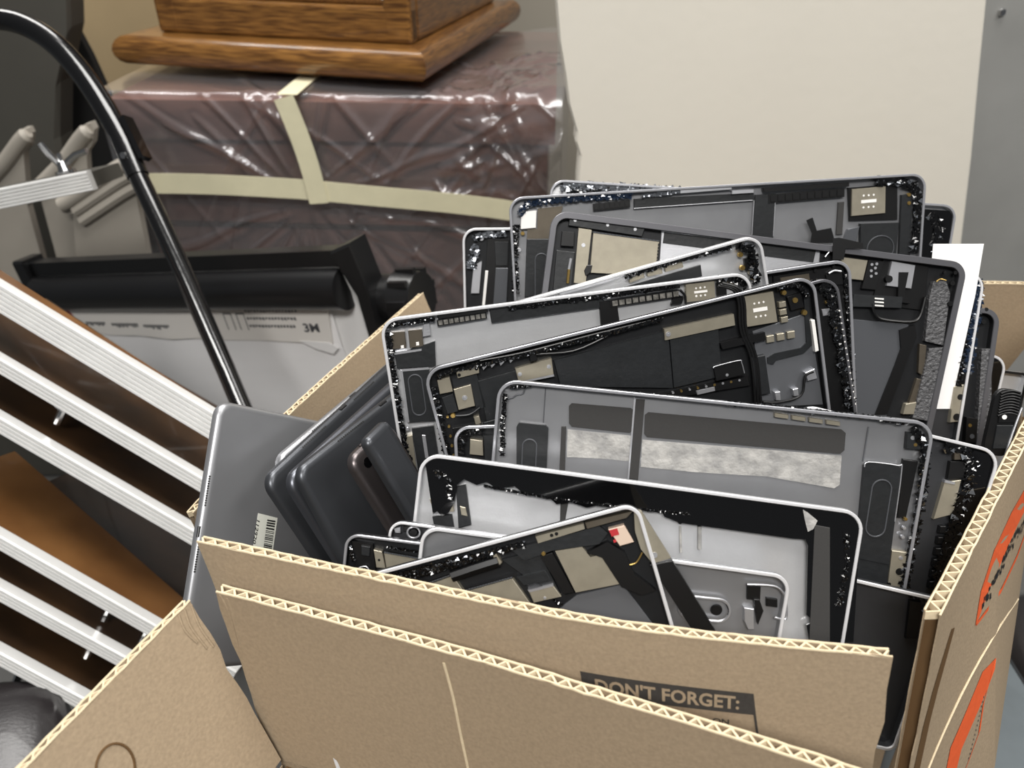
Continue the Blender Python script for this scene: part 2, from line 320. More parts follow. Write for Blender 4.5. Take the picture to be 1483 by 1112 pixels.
COMP={
'D':[('P','glass_bezel','glass',-1.6,-0.5,[(3.5,-6.5),(8,-2.6),(78.1,-1.3),(157.8,-1.4),(216.3,-0.9),(247.1,-1),(252.8,-5.8),(255.1,-15.5),(261,-75.8),(236.7,-79.6),(233.6,-69.7),(237.9,-67),(232.7,-63.7),(227.5,-23.6),(225.4,-20.2),(219.3,-20.7),(154.6,-20.6),(145.1,-18.2),(142.6,-14.5),(132,-15.2),(122.4,-18.2),(111.9,-14.7),(100.5,-19.2),(90.6,-17.3),(82.8,-19.6),(75.7,-14.8),(64.6,-17.2),(57.1,-12.4),(47.3,-15.5),(40.7,-12.2),(34.9,-14.7),(27.2,-12.4),(23.5,-16.2),(23.1,-27.1),(20.5,-33.3),(16.7,-36.4),(13.5,-33.5),(11.3,-35.9)]),
('P','battery_edge','pad',-1.2,-0.2,[(229.3,-11.1),(237.9,-11.5),(248,-77.7),(236.6,-79.5)]),
('P','divider_bar','pad',-5.6,-4.4,[(84.6,-15.3),(89.7,-13.8),(89.1,-28.8),(86.1,-30.9)]),
('P','dock_bracket','tan',-5.6,-1.2,[(8.1,-27.3),(13.1,-27),(13.4,-30.3),(22.1,-29.5),(23.3,-32.7),(11.4,-34)]),
('P','board','graphite',-5.6,-3,[(22.6,-18.2),(28.1,-16.1),(34.2,-39.6),(27,-42.7)]),
('P','board','graphite',-5.6,-3,[(10.6,-37.9),(22,-35),(26.1,-49.2),(14.6,-50.8)]),
('X','glass','crystal',0.2,[(9.6,-8.9),(18.7,-15.9),(20.7,-26)],3.7,51,1.4),
('X','glass','crystal',0.2,[(39.1,-14.8),(80,-16.5),(120.1,-16.3),(159.6,-14.8)],1.6,52,1.2),
('X','glass','crystal',0.2,[(246.7,-12.5),(250.9,-32.1),(250.1,-56.7)],3,53,0.9),
('P','torn_film','residue',-0.6,0.1,[(221.5,-3.3),(224.4,-4.5),(230.4,-8.4),(228.8,-13.5),(226.1,-15.5),(223.7,-9.8)]),
('T','adhesive_drip','residue',[(155.5,-23.6,-4.6),(158.1,-39,-4.6)],0.7),
('T','adhesive_drip','residue',[(166.5,-22,-4.6),(168.4,-35.4,-4.6)],1.2),
('S','connector','black',-4,-2,(154.8,-20.5),1.51),
('S','connector','black',-4,-2,(165.5,-20.6),1.2),
('P','latch','tan',-5.6,-2,[(26.4,-29.1),(29.8,-29.5),(31.6,-34.6),(27.9,-34.3)])],
'C':[('P','adhesive_pad','pad',-5.6,-4.8,[(45.7,-11.2),(81.8,-10.5),(83.7,-12),(84.6,-23.6),(82.7,-25.9),(47.2,-25.8),(45.3,-23.8),(44.2,-13.1)]),
('P','adhesive_pad','pad',-5.6,-4.8,[(92.5,-12),(207.2,-10.6),(209.9,-12.5),(210.7,-23),(208.6,-25.4),(93.4,-27.4),(91.5,-25.5),(90.6,-13.9)]),
('P','adhesive_residue','residue',-5.6,-5,[(44.8,-27.8),(83.8,-27.6),(85.1,-43.6),(66.9,-43.8),(46.1,-45.2)]),
('P','adhesive_residue','residue',-5.6,-5,[(90.7,-29.5),(209.7,-26.6),(211.2,-44.5),(208.3,-47),(167.6,-44.1),(126.2,-46.1),(91.8,-46.4)]),
('P','divider_bar','pad',-5.6,-4.4,[(84.1,-4.7),(89.5,-4.5),(91,-54.7),(85.5,-54.8)]),
('P','divider_trim','silver',-5.6,-4.5,[(82.8,-4.4),(84,-4.3),(85.5,-54.9),(84.6,-55)]),
('P','foam_strip','pad',-5.6,-4.2,[(40.9,-26.3),(43.8,-26),(46,-56.5),(42.5,-56.4)]),
('P','speaker','graphite',-5.6,-2.4,[(14.9,-26.1),(31.1,-26.1),(33,-27.7),(34.6,-58.2),(16.2,-59.3),(13.5,-28.8)]),
('R','speaker_ring','dim',-2.2,0.45,(22.6,-40),(23.5,-59.3),4.32),
('P','speaker','graphite',-5.6,-2.2,[(224.7,-28.1),(241.6,-28.4),(244.3,-30.6),(246.6,-90.1),(226.7,-88.1),(222.7,-30.4)]),
('R','speaker_ring','dim',-2.1,0.45,(234.7,-43.6),(234.9,-67.8),5.63),
('T','speaker_trim','silver',[(222.8,-31.3,-2.2),(224.7,-28.1,-2.2),(241.6,-28.4,-2.2),(244.3,-30.6,-2.2),(245.5,-62.7,-2.2)],0.4),
('P','battery_cover','graphite',-5.6,-2.6,[(226.8,-88.3),(247.2,-90.2),(247.6,-105.3),(228,-106.8)]),
('P','battery_cover','graphite',-5.6,-3,[(228.3,-107.9),(246.4,-107.4),(249.2,-138.3),(231.7,-140.6)]),
('X','glass','crystal',-0.6,[(67.2,-0.7),(87,0.1),(102.7,-0.4)],1.2,41,1),
('X','glass','crystal',-0.6,[(136.3,-1.2),(160.5,-0.4),(188.7,-0.8),(216.7,-0.8),(240.7,-2.1)],2.8,42,1.6),
('X','glass','crystal',-0.6,[(5,-8.7),(4.8,-25.9),(6.3,-47.6)],3,43,1.6),
('X','glass','crystal',-0.6,[(7.3,-5),(20.5,-2)],2.1,44,1),
('X','glass','crystal',-0.6,[(246.9,-3.9),(255.6,-16.3),(257.7,-45.7),(257.5,-75.9),(256.9,-106.8)],5,45,1.8),
('P','chip','tan',-5.6,-2.5,[(166.4,-4.3),(174.6,-4.7),(174.9,-7.2),(166.7,-6.8)]),
('P','chip','tan',-5.6,-2.5,[(176.6,-4.7),(184.7,-5.1),(185.1,-7.6),(176.9,-7.2)]),
('P','chip','tan',-5.6,-2.5,[(186.7,-5.1),(194.8,-5.5),(195.2,-8),(187.1,-7.6)]),
('P','chip','tan',-5.6,-2.5,[(196.8,-5.4),(204.9,-5.9),(205.3,-8.3),(197.2,-7.9)]),
('P','camera_plate','graphite',-5.6,-2,[(243.8,-7.9),(254.1,-8.4),(254.1,-17.7),(244.6,-17.9)]),
('S','screw','silver',-4,-1.9,(247.4,-10.8),1.51),
('S','screw','gold',-4,-1.9,(249.6,-14.8),1.22),
('P','side_board','black',-5.6,-3,[(244.5,-24.4),(253.3,-24.8),(251.9,-60.1),(247.1,-60.6)]),
('S','screw','gold',-4,-1.9,(251.5,-60.6),1.2),
('S','screw','silver',-4,-1.9,(251.6,-66.2),1.2),
('S','screw','silver',-4,-1.9,(251.7,-71.9),1.22),
('P','dock_bracket','tan',-5.6,-1.6,[(246.5,-80.7),(255.5,-80.9),(258.2,-133.2),(249.1,-133)]),
('S','socket','black',-4,-1.3,(252.9,-93.4),2.62),
('S','socket','black',-4,-1.3,(253.7,-108.4),2.62),
('P','contact','white',-5.6,-1.3,[(250.7,-120.5),(254.8,-120.4),(255.3,-126.2),(251.2,-126.3)]),
('S','screw','silver',-4,-1.3,(252.3,-84.7),1.41),
('S','slot','black',-4,-1.4,(248.2,-102),1.2),
('S','slot','black',-4,-1.4,(249.3,-116.2),1.2),
('T','ridge','grey',[(16.3,-4.8,-4.8),(15.3,-8.3,-4.8),(11.6,-9.5,-4.8),(9.2,-11.5,-4.8),(4.2,-12.9,-4.8)],0.5),
('T','ridge','grey',[(28.9,-3.5,-4.9),(29.6,-25,-4.9)],0.3),
('T','ridge','grey',[(222.5,-7.4,-4.9),(222.5,-28.6,-4.9)],0.4)],
'B':[('X','glass','crystal',-0.6,[(6.5,-7.2),(15.8,-5),(33.3,-5.7),(64,-6.2),(103.9,-6.2),(153.1,-4.9)],2.6,21,1.4),
('X','glass','crystal',-0.6,[(3.9,-12),(3.2,-30.3),(1.3,-53.6),(-0.9,-82.3)],3.9,22,1.8),
('P','dock_bracket','tan',-5.6,-1.4,[(20.1,-5.8),(34.7,-5.4),(33.9,-10.7),(20.1,-10.8)]),
('S','screw','black',-4,-1.3,(21.5,-8.9),1.24),
('S','screw','black',-4,-1.3,(32.8,-7.6),1.33),
('P','flex_tip','silver',-5.6,-1.4,[(36.4,-7.6),(40.1,-6.8),(39.4,-7.9),(36.8,-9.6)]),
('P','flex_tip','silver',-5.6,-1.4,[(41.7,-7.6),(45.4,-6.7),(44.7,-7.9),(42.1,-9.5)]),
('P','flex_tip','silver',-5.6,-1.4,[(47.4,-7.7),(51.2,-6.8),(50.4,-8),(47.8,-9.6)]),
('P','flex_tip','silver',-5.6,-1.4,[(53.7,-7.4),(57.4,-6.6),(56.7,-7.7),(54.1,-9.4)]),
('T','wire','black',[(36.1,-3.3,-2.4),(64.5,-4.9,-2.4),(109.1,-4.3,-2.4),(153.7,-4.5,-2.4)],0.8),
('T','wire','black',[(37.6,-6.4,-2.4),(68.3,-7.7,-2.4),(94.3,-11.5,-2.4),(117.4,-7.3,-2.4)],0.8),
('P','ribbon','black',-5.6,-1,[(67,-5.2),(71.4,-5),(70.9,-11.7),(66.5,-11.5)]),
('P','battery','graphite',-5.6,-3,[(31.3,-16),(57,-15.1),(56.7,-24.2),(47.9,-42.7),(30.9,-45.9)]),
('P','battery','graphite',-5.6,-2.9,[(81.1,-14.7),(155.8,-13.7),(152.5,-51.4),(81.8,-32.5)]),
('P','battery','graphite',-5.6,-2.8,[(156.2,-13.8),(187.7,-17.5),(185.1,-51.7),(152.9,-51.5)]),
('P','shield','tan',-5.6,-1.5,[(56.3,-13.6),(80,-12.7),(79.1,-23.1),(56.5,-22.4)]),
('S','screw','silver',-4,-1.2,(58.4,-17.7),1.55),
('S','screw','silver',-4,-1.2,(77.2,-17.4),1.55),
('P','shield_trim','silver',-5.6,-1.6,[(56.1,-22.3),(79.2,-23.1),(79.3,-24.5),(56.2,-23.7)]),
('P','shield','tan',-5.6,-1.5,[(153.1,-11.8),(198.3,-13),(198.1,-20.2),(152.3,-18.9)]),
('S','screw','silver',-4,-1.2,(155,-15.4),1.87),
('P','chip','tan',-5.6,-2,[(7.3,-9.1),(15.3,-8.9),(15.1,-18.5),(6.8,-18.2)]),
('P','shield','tan',-5.6,-1.4,[(15.9,-17.1),(27.1,-16.7),(26.3,-30.9),(15.6,-31)]),
('S','screw','silver',-4,-1.1,(21.3,-24),1.94),
('P','board','graphite',-5.6,-3,[(16.6,-10.8),(32.1,-11.1),(32.8,-34),(26.7,-33.4),(27.1,-16.7),(16,-16.7)]),
('P','board','graphite',-5.6,-2.5,[(7.4,-20.8),(14.8,-19.9),(15.3,-32.2),(8.1,-32.2)]),
('P','label','white',-5.6,-1.6,[(1.5,-26.5),(4.3,-26.3),(3.5,-30.8),(0.8,-31)]),
('P','chip','tan',-5.6,-2,[(23.7,-38),(27.3,-38),(27.4,-43.2),(23.7,-43.7)]),
('S','solder_pad','gold',-4,-2.5,(7.7,-34),0.92),
('S','solder_pad','gold',-4,-2.5,(7,-40.4),0.95),
('S','solder_pad','gold',-4,-2.5,(6.4,-47),0.92),
('S','solder_pad','gold',-4,-2.5,(5.7,-53.5),1.02),
('S','solder_pad','gold',-4,-2.5,(5.1,-60.1),0.95),
('S','solder_pad','gold',-4,-2.5,(4.4,-66.7),0.95),
('S','solder_pad','gold',-4,-2.5,(3.7,-73.4),1.04),
('T','wire','graphite',[(13,-34.1,-1.5),(21.6,-35.4,-1.5),(29,-32.6,-1.5)],0.7),
('S','connector','gold',-4,-1.8,(11.3,-33.8),1.75),
('P','board_strip','black',-5.6,-3.2,[(8.8,-42.1),(28.8,-43.5),(27,-66.2),(6.4,-75.4)]),
('P','sim_tray_shield','tan',-5.6,-1.6,[(205.1,-3.5),(225.2,-4.9),(225.3,-24.8),(205,-23.3)]),
('S','sim_mark','white',-1.7,-1.45,(212.1,-9.5),0.71),
('S','sim_mark','white',-1.7,-1.45,(215.1,-9.7),0.73),
('S','sim_mark','white',-1.7,-1.45,(218.1,-9.9),0.73),
('S','sim_mark','white',-1.7,-1.45,(212,-18.2),0.73),
('S','sim_mark','white',-1.7,-1.45,(215.1,-18.4),0.73),
('S','sim_mark','white',-1.7,-1.45,(218.1,-18.7),0.71),
('P','sim_label','white',-1.7,-1.45,[(210.8,-12.5),(219.9,-13.2),(219.9,-15.6),(210.8,-14.9)]),
('P','chip','tan',-5.6,-2,[(227.9,-12.7),(232.4,-12.9),(232.4,-16.5),(227.9,-16.3)]),
('P','chip','tan',-5.6,-2,[(227.7,-17.6),(232.2,-17.8),(232.2,-21.4),(227.7,-21.2)]),
('P','chip','tan',-5.6,-2,[(227.9,-22.7),(232.5,-22.9),(232.4,-26.5),(227.9,-26.3)]),
('X','glass','crystal',-0.6,[(227.2,-3.3),(240.6,-3.9),(247.1,-13.5)],2.7,23,1.2),
('S','screw','gold',-4,-1.9,(232.2,-7.4),1.75),
('S','connector','gold',-4,-1.9,(238.6,-13.9),1.96),
('S','connector','gold',-4,-1.9,(243.7,-23.3),1.87),
('P','speaker','black',-5.6,-2.6,[(233.9,-10.6),(243,-10.1),(244,-19.9),(235.4,-20)]),
('P','midplate','grey',-5.6,-4.6,[(209.6,-27.8),(247.7,-24.3),(249.3,-88.3),(209.2,-80)]),
('P','chip','tan',-5.6,-2,[(217,-32.4),(222,-32.7),(221.8,-37.3),(216.8,-36.9)]),
('P','chip','tan',-5.6,-2,[(223.8,-32.7),(228.8,-33),(228.7,-37.6),(223.7,-37.3)]),
('P','chip','tan',-5.6,-2,[(230.7,-33),(235.7,-33.3),(235.5,-37.9),(230.5,-37.6)]),
('T','cable','black',[(191.1,7.1,-1.6),(200.2,2.2,-1.6),(202.3,-7.3,-1.6),(201,-25.1,-1.6),(205,-44.6,-1.6),(203.2,-76.5,-1.6)],1),
('T','cable','black',[(192.4,7.6,-1.4),(201.9,2.3,-1.4),(204,-7.6,-1.4),(202.7,-25.5,-1.4),(206.7,-45,-1.4),(205,-76.9,-1.4)],1),
('T','cable','black',[(193.8,8.2,-1.2),(203.6,2.3,-1.2),(205.7,-8,-1.2),(204.4,-25.9,-1.2),(208.4,-45.4,-1.2),(206.7,-77.3,-1.2)],1),
('P','ribbon','black',-5.6,-1.2,[(186.6,-29.2),(216.2,-29.2),(216.4,-34.4),(187.3,-33.6)]),
('P','cable_wrap','graphite',-5.6,-0.8,[(205.3,-43.6),(214,-43.9),(214,-70.4),(204.9,-69.5)]),
('P','flex','graphite',-5.6,-3.5,[(216.5,-47),(221.4,-45.4),(238.9,-46),(242.9,-43.3),(245.2,-10.8),(248.2,-11.5),(246.3,-46),(240.2,-50.1),(221.7,-50.2),(219.5,-52.5),(216,-50.7)]),
('P','connector_cover','black',-5.6,-1.4,[(179.9,-43.8),(198.2,-43.8),(199.5,-53.5),(180.2,-53.4)]),
('T','cover_trim','silver',[(179.8,-44.3,-1.3),(181.7,-43.4,-1.3),(196.8,-43.4,-1.3),(198.4,-45.2,-1.3),(199.2,-52.5,-1.3)],0.35),
('S','screw','silver',-4,-1.2,(187.9,-51),1.14),
('P','board_strip','black',-5.6,-2.2,[(142.7,-53.5),(201.8,-55.7),(202.3,-62),(146.6,-57.4)]),
('S','solder_pad','silver',-4,-2,(151.7,-54.3),0.92),
('S','solder_pad','gold',-4,-2,(157.2,-54.6),0.95),
('S','solder_pad','silver',-4,-2,(162.7,-54.9),0.85),
('S','solder_pad','gold',-4,-2,(168.1,-55.2),0.95),
('S','solder_pad','silver',-4,-2,(173.6,-55.5),0.95),
('S','solder_pad','gold',-4,-2,(179.1,-55.8),0.95),
('S','solder_pad','silver',-4,-2,(184.6,-56.1),0.95),
('S','solder_pad','gold',-4,-2,(190.1,-56.5),0.92),
('S','solder_pad','silver',-4,-2,(195.6,-56.8),0.92),
('P','chip','silver',-5.6,-1.9,[(166.5,-56.6),(178.9,-56.9),(178.9,-59.8),(166.9,-59.6)]),
('T','wire','black',[(208.5,-74.9,-1.4),(219.8,-77.8,-1.4),(234,-76.6,-1.4),(238.3,-64.8,-1.4),(244.1,-62.9,-1.4)],0.9),
('P','clip','silver',-5.6,-1.5,[(238.7,-62.5),(245.3,-61.3),(246.3,-68.3),(239.8,-68.5)]),
('P','clip','silver',-5.6,-1.2,[(217,-70.3),(220.7,-70.8),(220.3,-76.9),(217.2,-76.1)]),
('P','clip','silver',-5.6,-1.2,[(229,-71.4),(232.7,-71.4),(232.5,-76.7),(229.3,-76.3)]),
('P','light_bar','white',-5.6,-0.8,[(246.6,-28.9),(248.9,-29),(249.1,-49.9),(246.8,-50.2)]),
('P','flex','graphite',-3.6,-2.2,[(28.8,-43.2),(49.2,-42.7),(64.5,-65.9),(27.9,-69.9)])],
'A':[('X','glass','crystal',-0.6,[(4.4,-9.3),(3.4,-45.3),(3.6,-83.6),(3.7,-123.5)],4,1,1.5),
('X','glass','crystal',-0.6,[(2.4,-5.4),(22.1,-4.4),(35.5,-4.4)],3,2,1.5),
('P','camera_shield','brown',-5.6,-2.5,[(6,-9.9),(14.9,-10.2),(14.4,-21.1),(5.4,-20.8)]),
('P','camera_shield','brown',-5.6,-2.5,[(17.2,-10),(26.1,-10.3),(25.6,-21.7),(16.6,-21.4)]),
('P','label','white',-5.6,-2.4,[(10.9,-18.8),(13.2,-18.8),(13.1,-21.1),(10.8,-21.1)]),
('P','label','white',-5.6,-2.4,[(21,-17.8),(23.2,-17.9),(23.1,-20.6),(20.8,-20.6)]),
('P','bracket','silver',-5.6,-2.5,[(27.5,-7.3),(31.5,-6.9),(31.3,-15.1),(25.9,-15.3)]),
('P','bracket','silver',-5.6,-2.2,[(5.8,-23.1),(24.3,-22.8),(24.1,-24.2),(6,-24.5)]),
('P','board','graphite',-5.6,-2.5,[(6.4,-24.6),(33.4,-19.1),(31.6,-35.5),(6.4,-33.9)]),
('P','speaker','graphite',-5.6,-2,[(8.9,-35.1),(26.9,-36.5),(26.3,-72.6),(8.1,-71.1)]),
('R','speaker_ring','dim',-1.9,0.45,(16.8,-43.7),(16.7,-62.7),4.44),
('P','speaker_trim','silver',-5.6,-1.9,[(8.6,-34.6),(26.6,-35.6),(27.3,-37.1),(9.3,-36.1)]),
('P','speaker_trim','silver',-5.6,-1.9,[(8.6,-34.6),(9.8,-35.2),(9,-71.2),(7.6,-71.5)]),
('P','board','graphite',-5.6,-3,[(9.8,-75.6),(24.6,-75.8),(25.3,-127.9),(9.7,-127.5)]),
('P','contact_strip','silver',-5.6,-2.6,[(15.9,-81.2),(18.2,-81.6),(18.1,-98.3),(15.8,-98)]),
('P','dock_bracket','tan',-5.6,-2,[(4.5,-80.3),(9.6,-80.1),(7.8,-141.1),(3.3,-142.5)]),
('S','socket','black',-4,-1.9,(5.3,-96.6),2.75),
('S','socket','black',-4,-1.9,(5.2,-110.1),2.73),
('S','screw','silver',-4,-1.9,(7,-75.8),1.32),
('P','rod','black',-5.6,-1.5,[(37.2,-2),(70,-1.8),(70.1,-4.5),(37.2,-4.7)]),
('C','antenna_strip','coil',-1.8,(36.9,-7.5),(68.5,-6.6),9,3.63),
('P','flex','graphite',-5.6,-3,[(71.3,-3.5),(144,-4.2),(151.8,-11.2),(71.6,-12.2)]),
('X','glass','crystal',-0.6,[(83.3,-3.4),(112.5,-3),(149.1,-3.7),(195.5,-3.2)],3.2,3,1.6),
('P','ribbon','black',-5.6,-2.8,[(143.7,-7.4),(155.3,-7.5),(156.2,-24.3),(143.5,-25.4)]),
('C','antenna_strip','coil',-1.8,(151.6,-9.6),(197.4,-8.6),10,4.11),
('P','rod','black',-5.6,-1.5,[(148.4,-3.7),(198.1,-3.2),(198,-5),(148.7,-5.5)]),
('P','sim_tray_shield','tan',-5.6,-1.6,[(201.9,-3.2),(221.5,-3.4),(221.5,-15.4),(201.7,-15.2)]),
('S','sim_mark','white',-1.7,-1.45,(208.7,-6.6),0.71),
('S','sim_mark','white',-1.7,-1.45,(211.6,-6.6),0.81),
('S','sim_mark','white',-1.7,-1.45,(214.6,-6.6),0.71),
('S','sim_mark','white',-1.7,-1.45,(208.6,-11.8),0.81),
('S','sim_mark','white',-1.7,-1.45,(211.6,-11.9),0.71),
('S','sim_mark','white',-1.7,-1.45,(214.6,-11.9),0.71),
('P','sim_label','white',-1.7,-1.45,[(207.3,-8.4),(216.2,-8.5),(216.2,-10),(207.3,-9.9)]),
('P','flex','black',-5.6,-2.5,[(223.2,-5.1),(229.8,-5.3),(229.8,-13.6),(223.2,-13.4)]),
('S','screw','silver',-4,-1.9,(198.8,-8.4),2.32),
('S','screw','gold',-4,-1.9,(233.2,-8.1),1.92),
('X','glass','crystal',-0.6,[(223.6,-2.6),(235.8,-3.3),(243,-9.7)],4.6,4,1.3),
('T','wire','black',[(197.9,-6.4,-1.5),(200.9,-10.4,-1.5),(201,-16,-1.5)],0.8),
('P','ribbon','black',-5.6,-2.6,[(193.2,-11.4),(200.3,-11.4),(199,-15.9),(191.5,-15.8)])],
'A2':[('X','glass','crystal',-0.6,[(133.6,-4.1),(170.3,-2.8),(209.2,-3.4)],3.3,11,1.4),
('X','glass','crystal',-0.6,[(213,-4),(222.8,-9.6),(222.5,-33.1)],5.8,12,1.8),
('P','chip','tan',-5.6,-2.5,[(136.4,-4.3),(147.3,-3.9),(147.3,-8.3),(136.4,-9.2)]),
('P','chip','tan',-5.6,-2.5,[(149.2,-4),(159.9,-4),(159.9,-8.9),(149.3,-8.4)]),
('P','chip','tan',-5.6,-2.5,[(161.9,-4.1),(174.5,-4.2),(174.7,-8.7),(162,-8.5)]),
('P','battery_strip','graphite',-5.6,-3.5,[(132.8,-11.3),(186.9,-10.8),(186.5,-18.5),(131.2,-18.8)]),
('P','board','black',-5.6,-2.5,[(216.9,-14.6),(223.7,-15),(223.3,-23.8),(216.5,-22.9)]),
('S','screw','gold',-4,-1.9,(214.8,-11),1.96),
('S','screw','gold',-4,-1.9,(214.7,-20.3),1.96),
('S','screw','tan',-4,-1.9,(219.9,-25.2),1.96),
('S','screw','gold',-4,-1.9,(221.2,-29.5),1.46),
('P','clip','silver',-5.6,-1,[(87.2,-1.8),(134.2,-1.4),(134.4,-2.9),(121.6,-3.7),(88.5,-4.1)])],
'B2':[('X','glass','crystal',-0.6,[(241.2,-3.5),(247.1,-11),(248,-37.1),(248.6,-66.1),(249.2,-89.9)],6.5,31,2.2),
('X','glass','crystal',-0.6,[(223,-0.2),(239.1,-1.6)],3.7,32,1.2),
('P','board','black',-5.6,-3,[(223.3,-5.2),(248.8,-7.5),(247.1,-96.1),(214.4,-92.2)]),
('S','screw','gold',-4,-1.9,(244.1,-16.5),1.84),
('P','chip','silver',-5.6,-2.5,[(239.6,-20),(245.2,-20.6),(245,-25.2),(239.9,-24.8)]),
('S','contact_dot','white',-0.3,0.3,(250,-23.3),0.61),
('S','contact_dot','white',-0.3,0.3,(250.1,-27.6),0.61),
('S','contact_dot','white',-0.3,0.3,(250.3,-31.8),0.54),
('S','contact_dot','white',-0.3,0.3,(250.4,-36.1),0.54),
('S','contact_dot','white',-0.3,0.3,(250.5,-40.4),0.54),
('S','contact_dot','white',-0.3,0.3,(250.6,-44.7),0.63),
('S','contact_dot','white',-0.3,0.3,(250.7,-49.1),0.61),
('S','contact_dot','white',-0.3,0.3,(250.9,-53.4),0.54),
('S','contact_dot','white',-0.3,0.3,(251,-57.8),0.54),
('S','contact_dot','white',-0.3,0.3,(251.1,-62.2),0.61),
('S','contact_dot','white',-0.3,0.3,(251.2,-66.6),0.63),
('S','contact_dot','white',-0.3,0.3,(251.4,-71),0.54),
('S','contact_dot','white',-0.3,0.3,(251.5,-75.5),0.51),
('S','contact_dot','white',-0.3,0.3,(251.6,-80),0.61),
('S','contact_dot','white',-0.3,0.3,(251.7,-84.4),0.63),
('S','contact_dot','white',-0.3,0.3,(251.9,-88.9),0.54)],
'B3':[('P','board','black',-5.6,-3,[(193,-4.7),(243.8,-4.6),(244.2,-110.4),(191.3,-107.1)]),
('P','shield','brown',-5.6,-2.5,[(197.7,-6.4),(218.6,-6.6),(219.2,-13.6),(198.3,-12.4)]),
('S','screw','black',-4,-1.9,(222.9,-5.3),1.51),
('S','screw','black',-4,-1.9,(236.3,-4.9),1.51),
('X','glass','crystal',-0.6,[(243.9,-9.8),(245.2,-37.3),(245.8,-94)],3.6,33,1.4),
('T','wire','silver',[(231.8,-8.5,-1),(235.8,-7.1,-1),(240.7,-8.4,-1)],0.8),
('P','speaker','black',-5.6,-1.5,[(230,-9.2),(241.9,-9.1),(242.5,-18.1),(230.5,-17.2)])],
'E':[('X','glass','crystal',-0.6,[(45.6,-3.8),(77.1,-5.5),(112.4,-6.2),(139.4,-6.4)],3.4,61,1.6),
('X','glass','crystal',-0.6,[(70.2,-8.4),(96.1,-8.2),(115.8,-7.9)],2.3,62,1.2),
('P','shield','tan',-5.6,-1.6,[(73.8,-15.4),(96.6,-13.5),(103.3,-35.3),(72.9,-23.2)]),
('P','shield','tan',-5.6,-1.5,[(100.2,-23.6),(127.4,-23.2),(133.2,-40.3),(124.9,-41.7),(105,-36.5)]),
('C','shield_teeth','crystal',-1.2,(75,-14.3),(96.6,-12.5),14,0.63),
('C','shield_teeth','crystal',-1.1,(100.9,-22.8),(127.7,-22.4),17,0.61),
('P','shield','tan',-5.6,-1.2,[(134,-32.4),(147.5,-32.5),(150,-39.5),(134.7,-39)]),
('P','shield_trim','silver',-5.6,-1.1,[(133.5,-31.5),(147.7,-31.7),(147.7,-32.9),(133.9,-32.8)]),
('S','screw','silver',-4,-0.9,(141.3,-37.8),0.95),
('P','shield','tan',-5.6,-1.4,[(153.9,-14.6),(168.3,-16.1),(171,-22.7),(176.3,-22.6),(182.9,-40.8),(158.1,-39.3)]),
('P','side_strip','black',-5.6,-2,[(145.1,-15.5),(152.2,-15.1),(157.4,-39.4),(152,-39.1)]),
('P','flex','graphite',-5.6,-1.6,[(131.3,-7.7),(180.2,-7.7),(183.4,-12.5),(177.5,-17.1),(152.5,-13.9),(136.7,-15.5)]),
('P','top_bracket','tan',-5.6,-1,[(145.9,-4),(172.6,-3.9),(172.5,-7),(146.2,-8)]),
('S','slot','black',-4,-0.8,(154.6,-5.6),1.12),
('S','slot','black',-4,-0.8,(157.3,-5.5),1.14),
('P','top_bracket','brown',-5.6,-0.9,[(173.4,-3.7),(199.5,-4.3),(195.4,-7),(173.5,-7.2)]),
('P','label','pinklabel',-5.6,-0.9,[(184.3,-10.6),(192.9,-10.6),(195.3,-20.6),(187.7,-20.8)]),
('P','label_print','red',-1,-0.75,[(184.5,-11),(189,-11),(189.1,-14.6),(185,-14.6)]),
('P','label_print','red',-1,-0.75,[(185.2,-16.6),(186.7,-16.6),(186.6,-18.1),(185.1,-18.1)]),
('P','corner_bracket','tan',-5.6,-0.9,[(200.1,-3.7),(203.8,-6.3),(211.7,-33.9),(201.6,-34.3),(197.8,-25.1),(197.5,-15.3)]),
('S','slot','silver',-4,-0.6,(203.8,-30.1),1.87),
('P','side_strip','black',-5.6,-0.8,[(200.3,-34.7),(212,-35.5),(224.2,-80.9),(213.3,-79.7)]),
('P','ribbon','black',-5.6,-1.2,[(170,-19.6),(182,-17),(189.2,-24.8),(190.7,-36.9),(199.4,-49),(191.6,-49.7),(182.3,-42.5),(176.9,-24.6)]),
('T','tube','black',[(96,-13.6,-2.5),(110.2,-12.6,-2.5),(122.9,-12.1,-2.5)],3.6),
('P','clip','tan',-5.6,-1,[(120.5,-7.4),(122.9,-7.2),(124.6,-13.2),(122.7,-14.3)]),
('P','board','graphite',-5.6,-3,[(124.4,-11.9),(145.2,-12.4),(149.9,-38.6),(135,-25.9)]),
('P','chip','graphite',-5.6,-1.8,[(129.7,-23.2),(145.8,-23.6),(147.2,-29.5),(132,-28.6)]),
('S','screw','gold',-4,-1,(147.5,-14.2),1.26),
('T','wire','gold',[(198,-27.1,-1),(193.8,-31.4,-1),(189.9,-31.9,-1)],0.5),
('P','midplate','grey',-5.6,-4,[(157.8,-41.9),(183.3,-42.3),(196.9,-79.3),(133.3,-52.7)]),
('X','glass','crystal',-0.6,[(145,-39.5),(149.3,-44.6)],1.6,63,1.5)],
'H1':[('X','blueglass','crystal',-0.6,[(7.9,-14.6),(12.8,-7.3),(29.6,-3.9),(63,-3.7),(99.1,-4.1)],5,71,1.6),
('X','glass','crystal',-0.6,[(5.3,-21.6),(2.8,-46.3),(1.6,-77.2)],4.5,72,1.8),
('X','glass','crystal',-0.6,[(297,-4),(319.4,-5.3),(331.1,-13),(332.7,-37.7),(331.5,-62.7)],6.7,73,1.6),
('P','edge_strip','silver',-5.6,-1,[(138.2,-0.4),(180,-0.1),(180,-3.9),(138.2,-4.7)]),
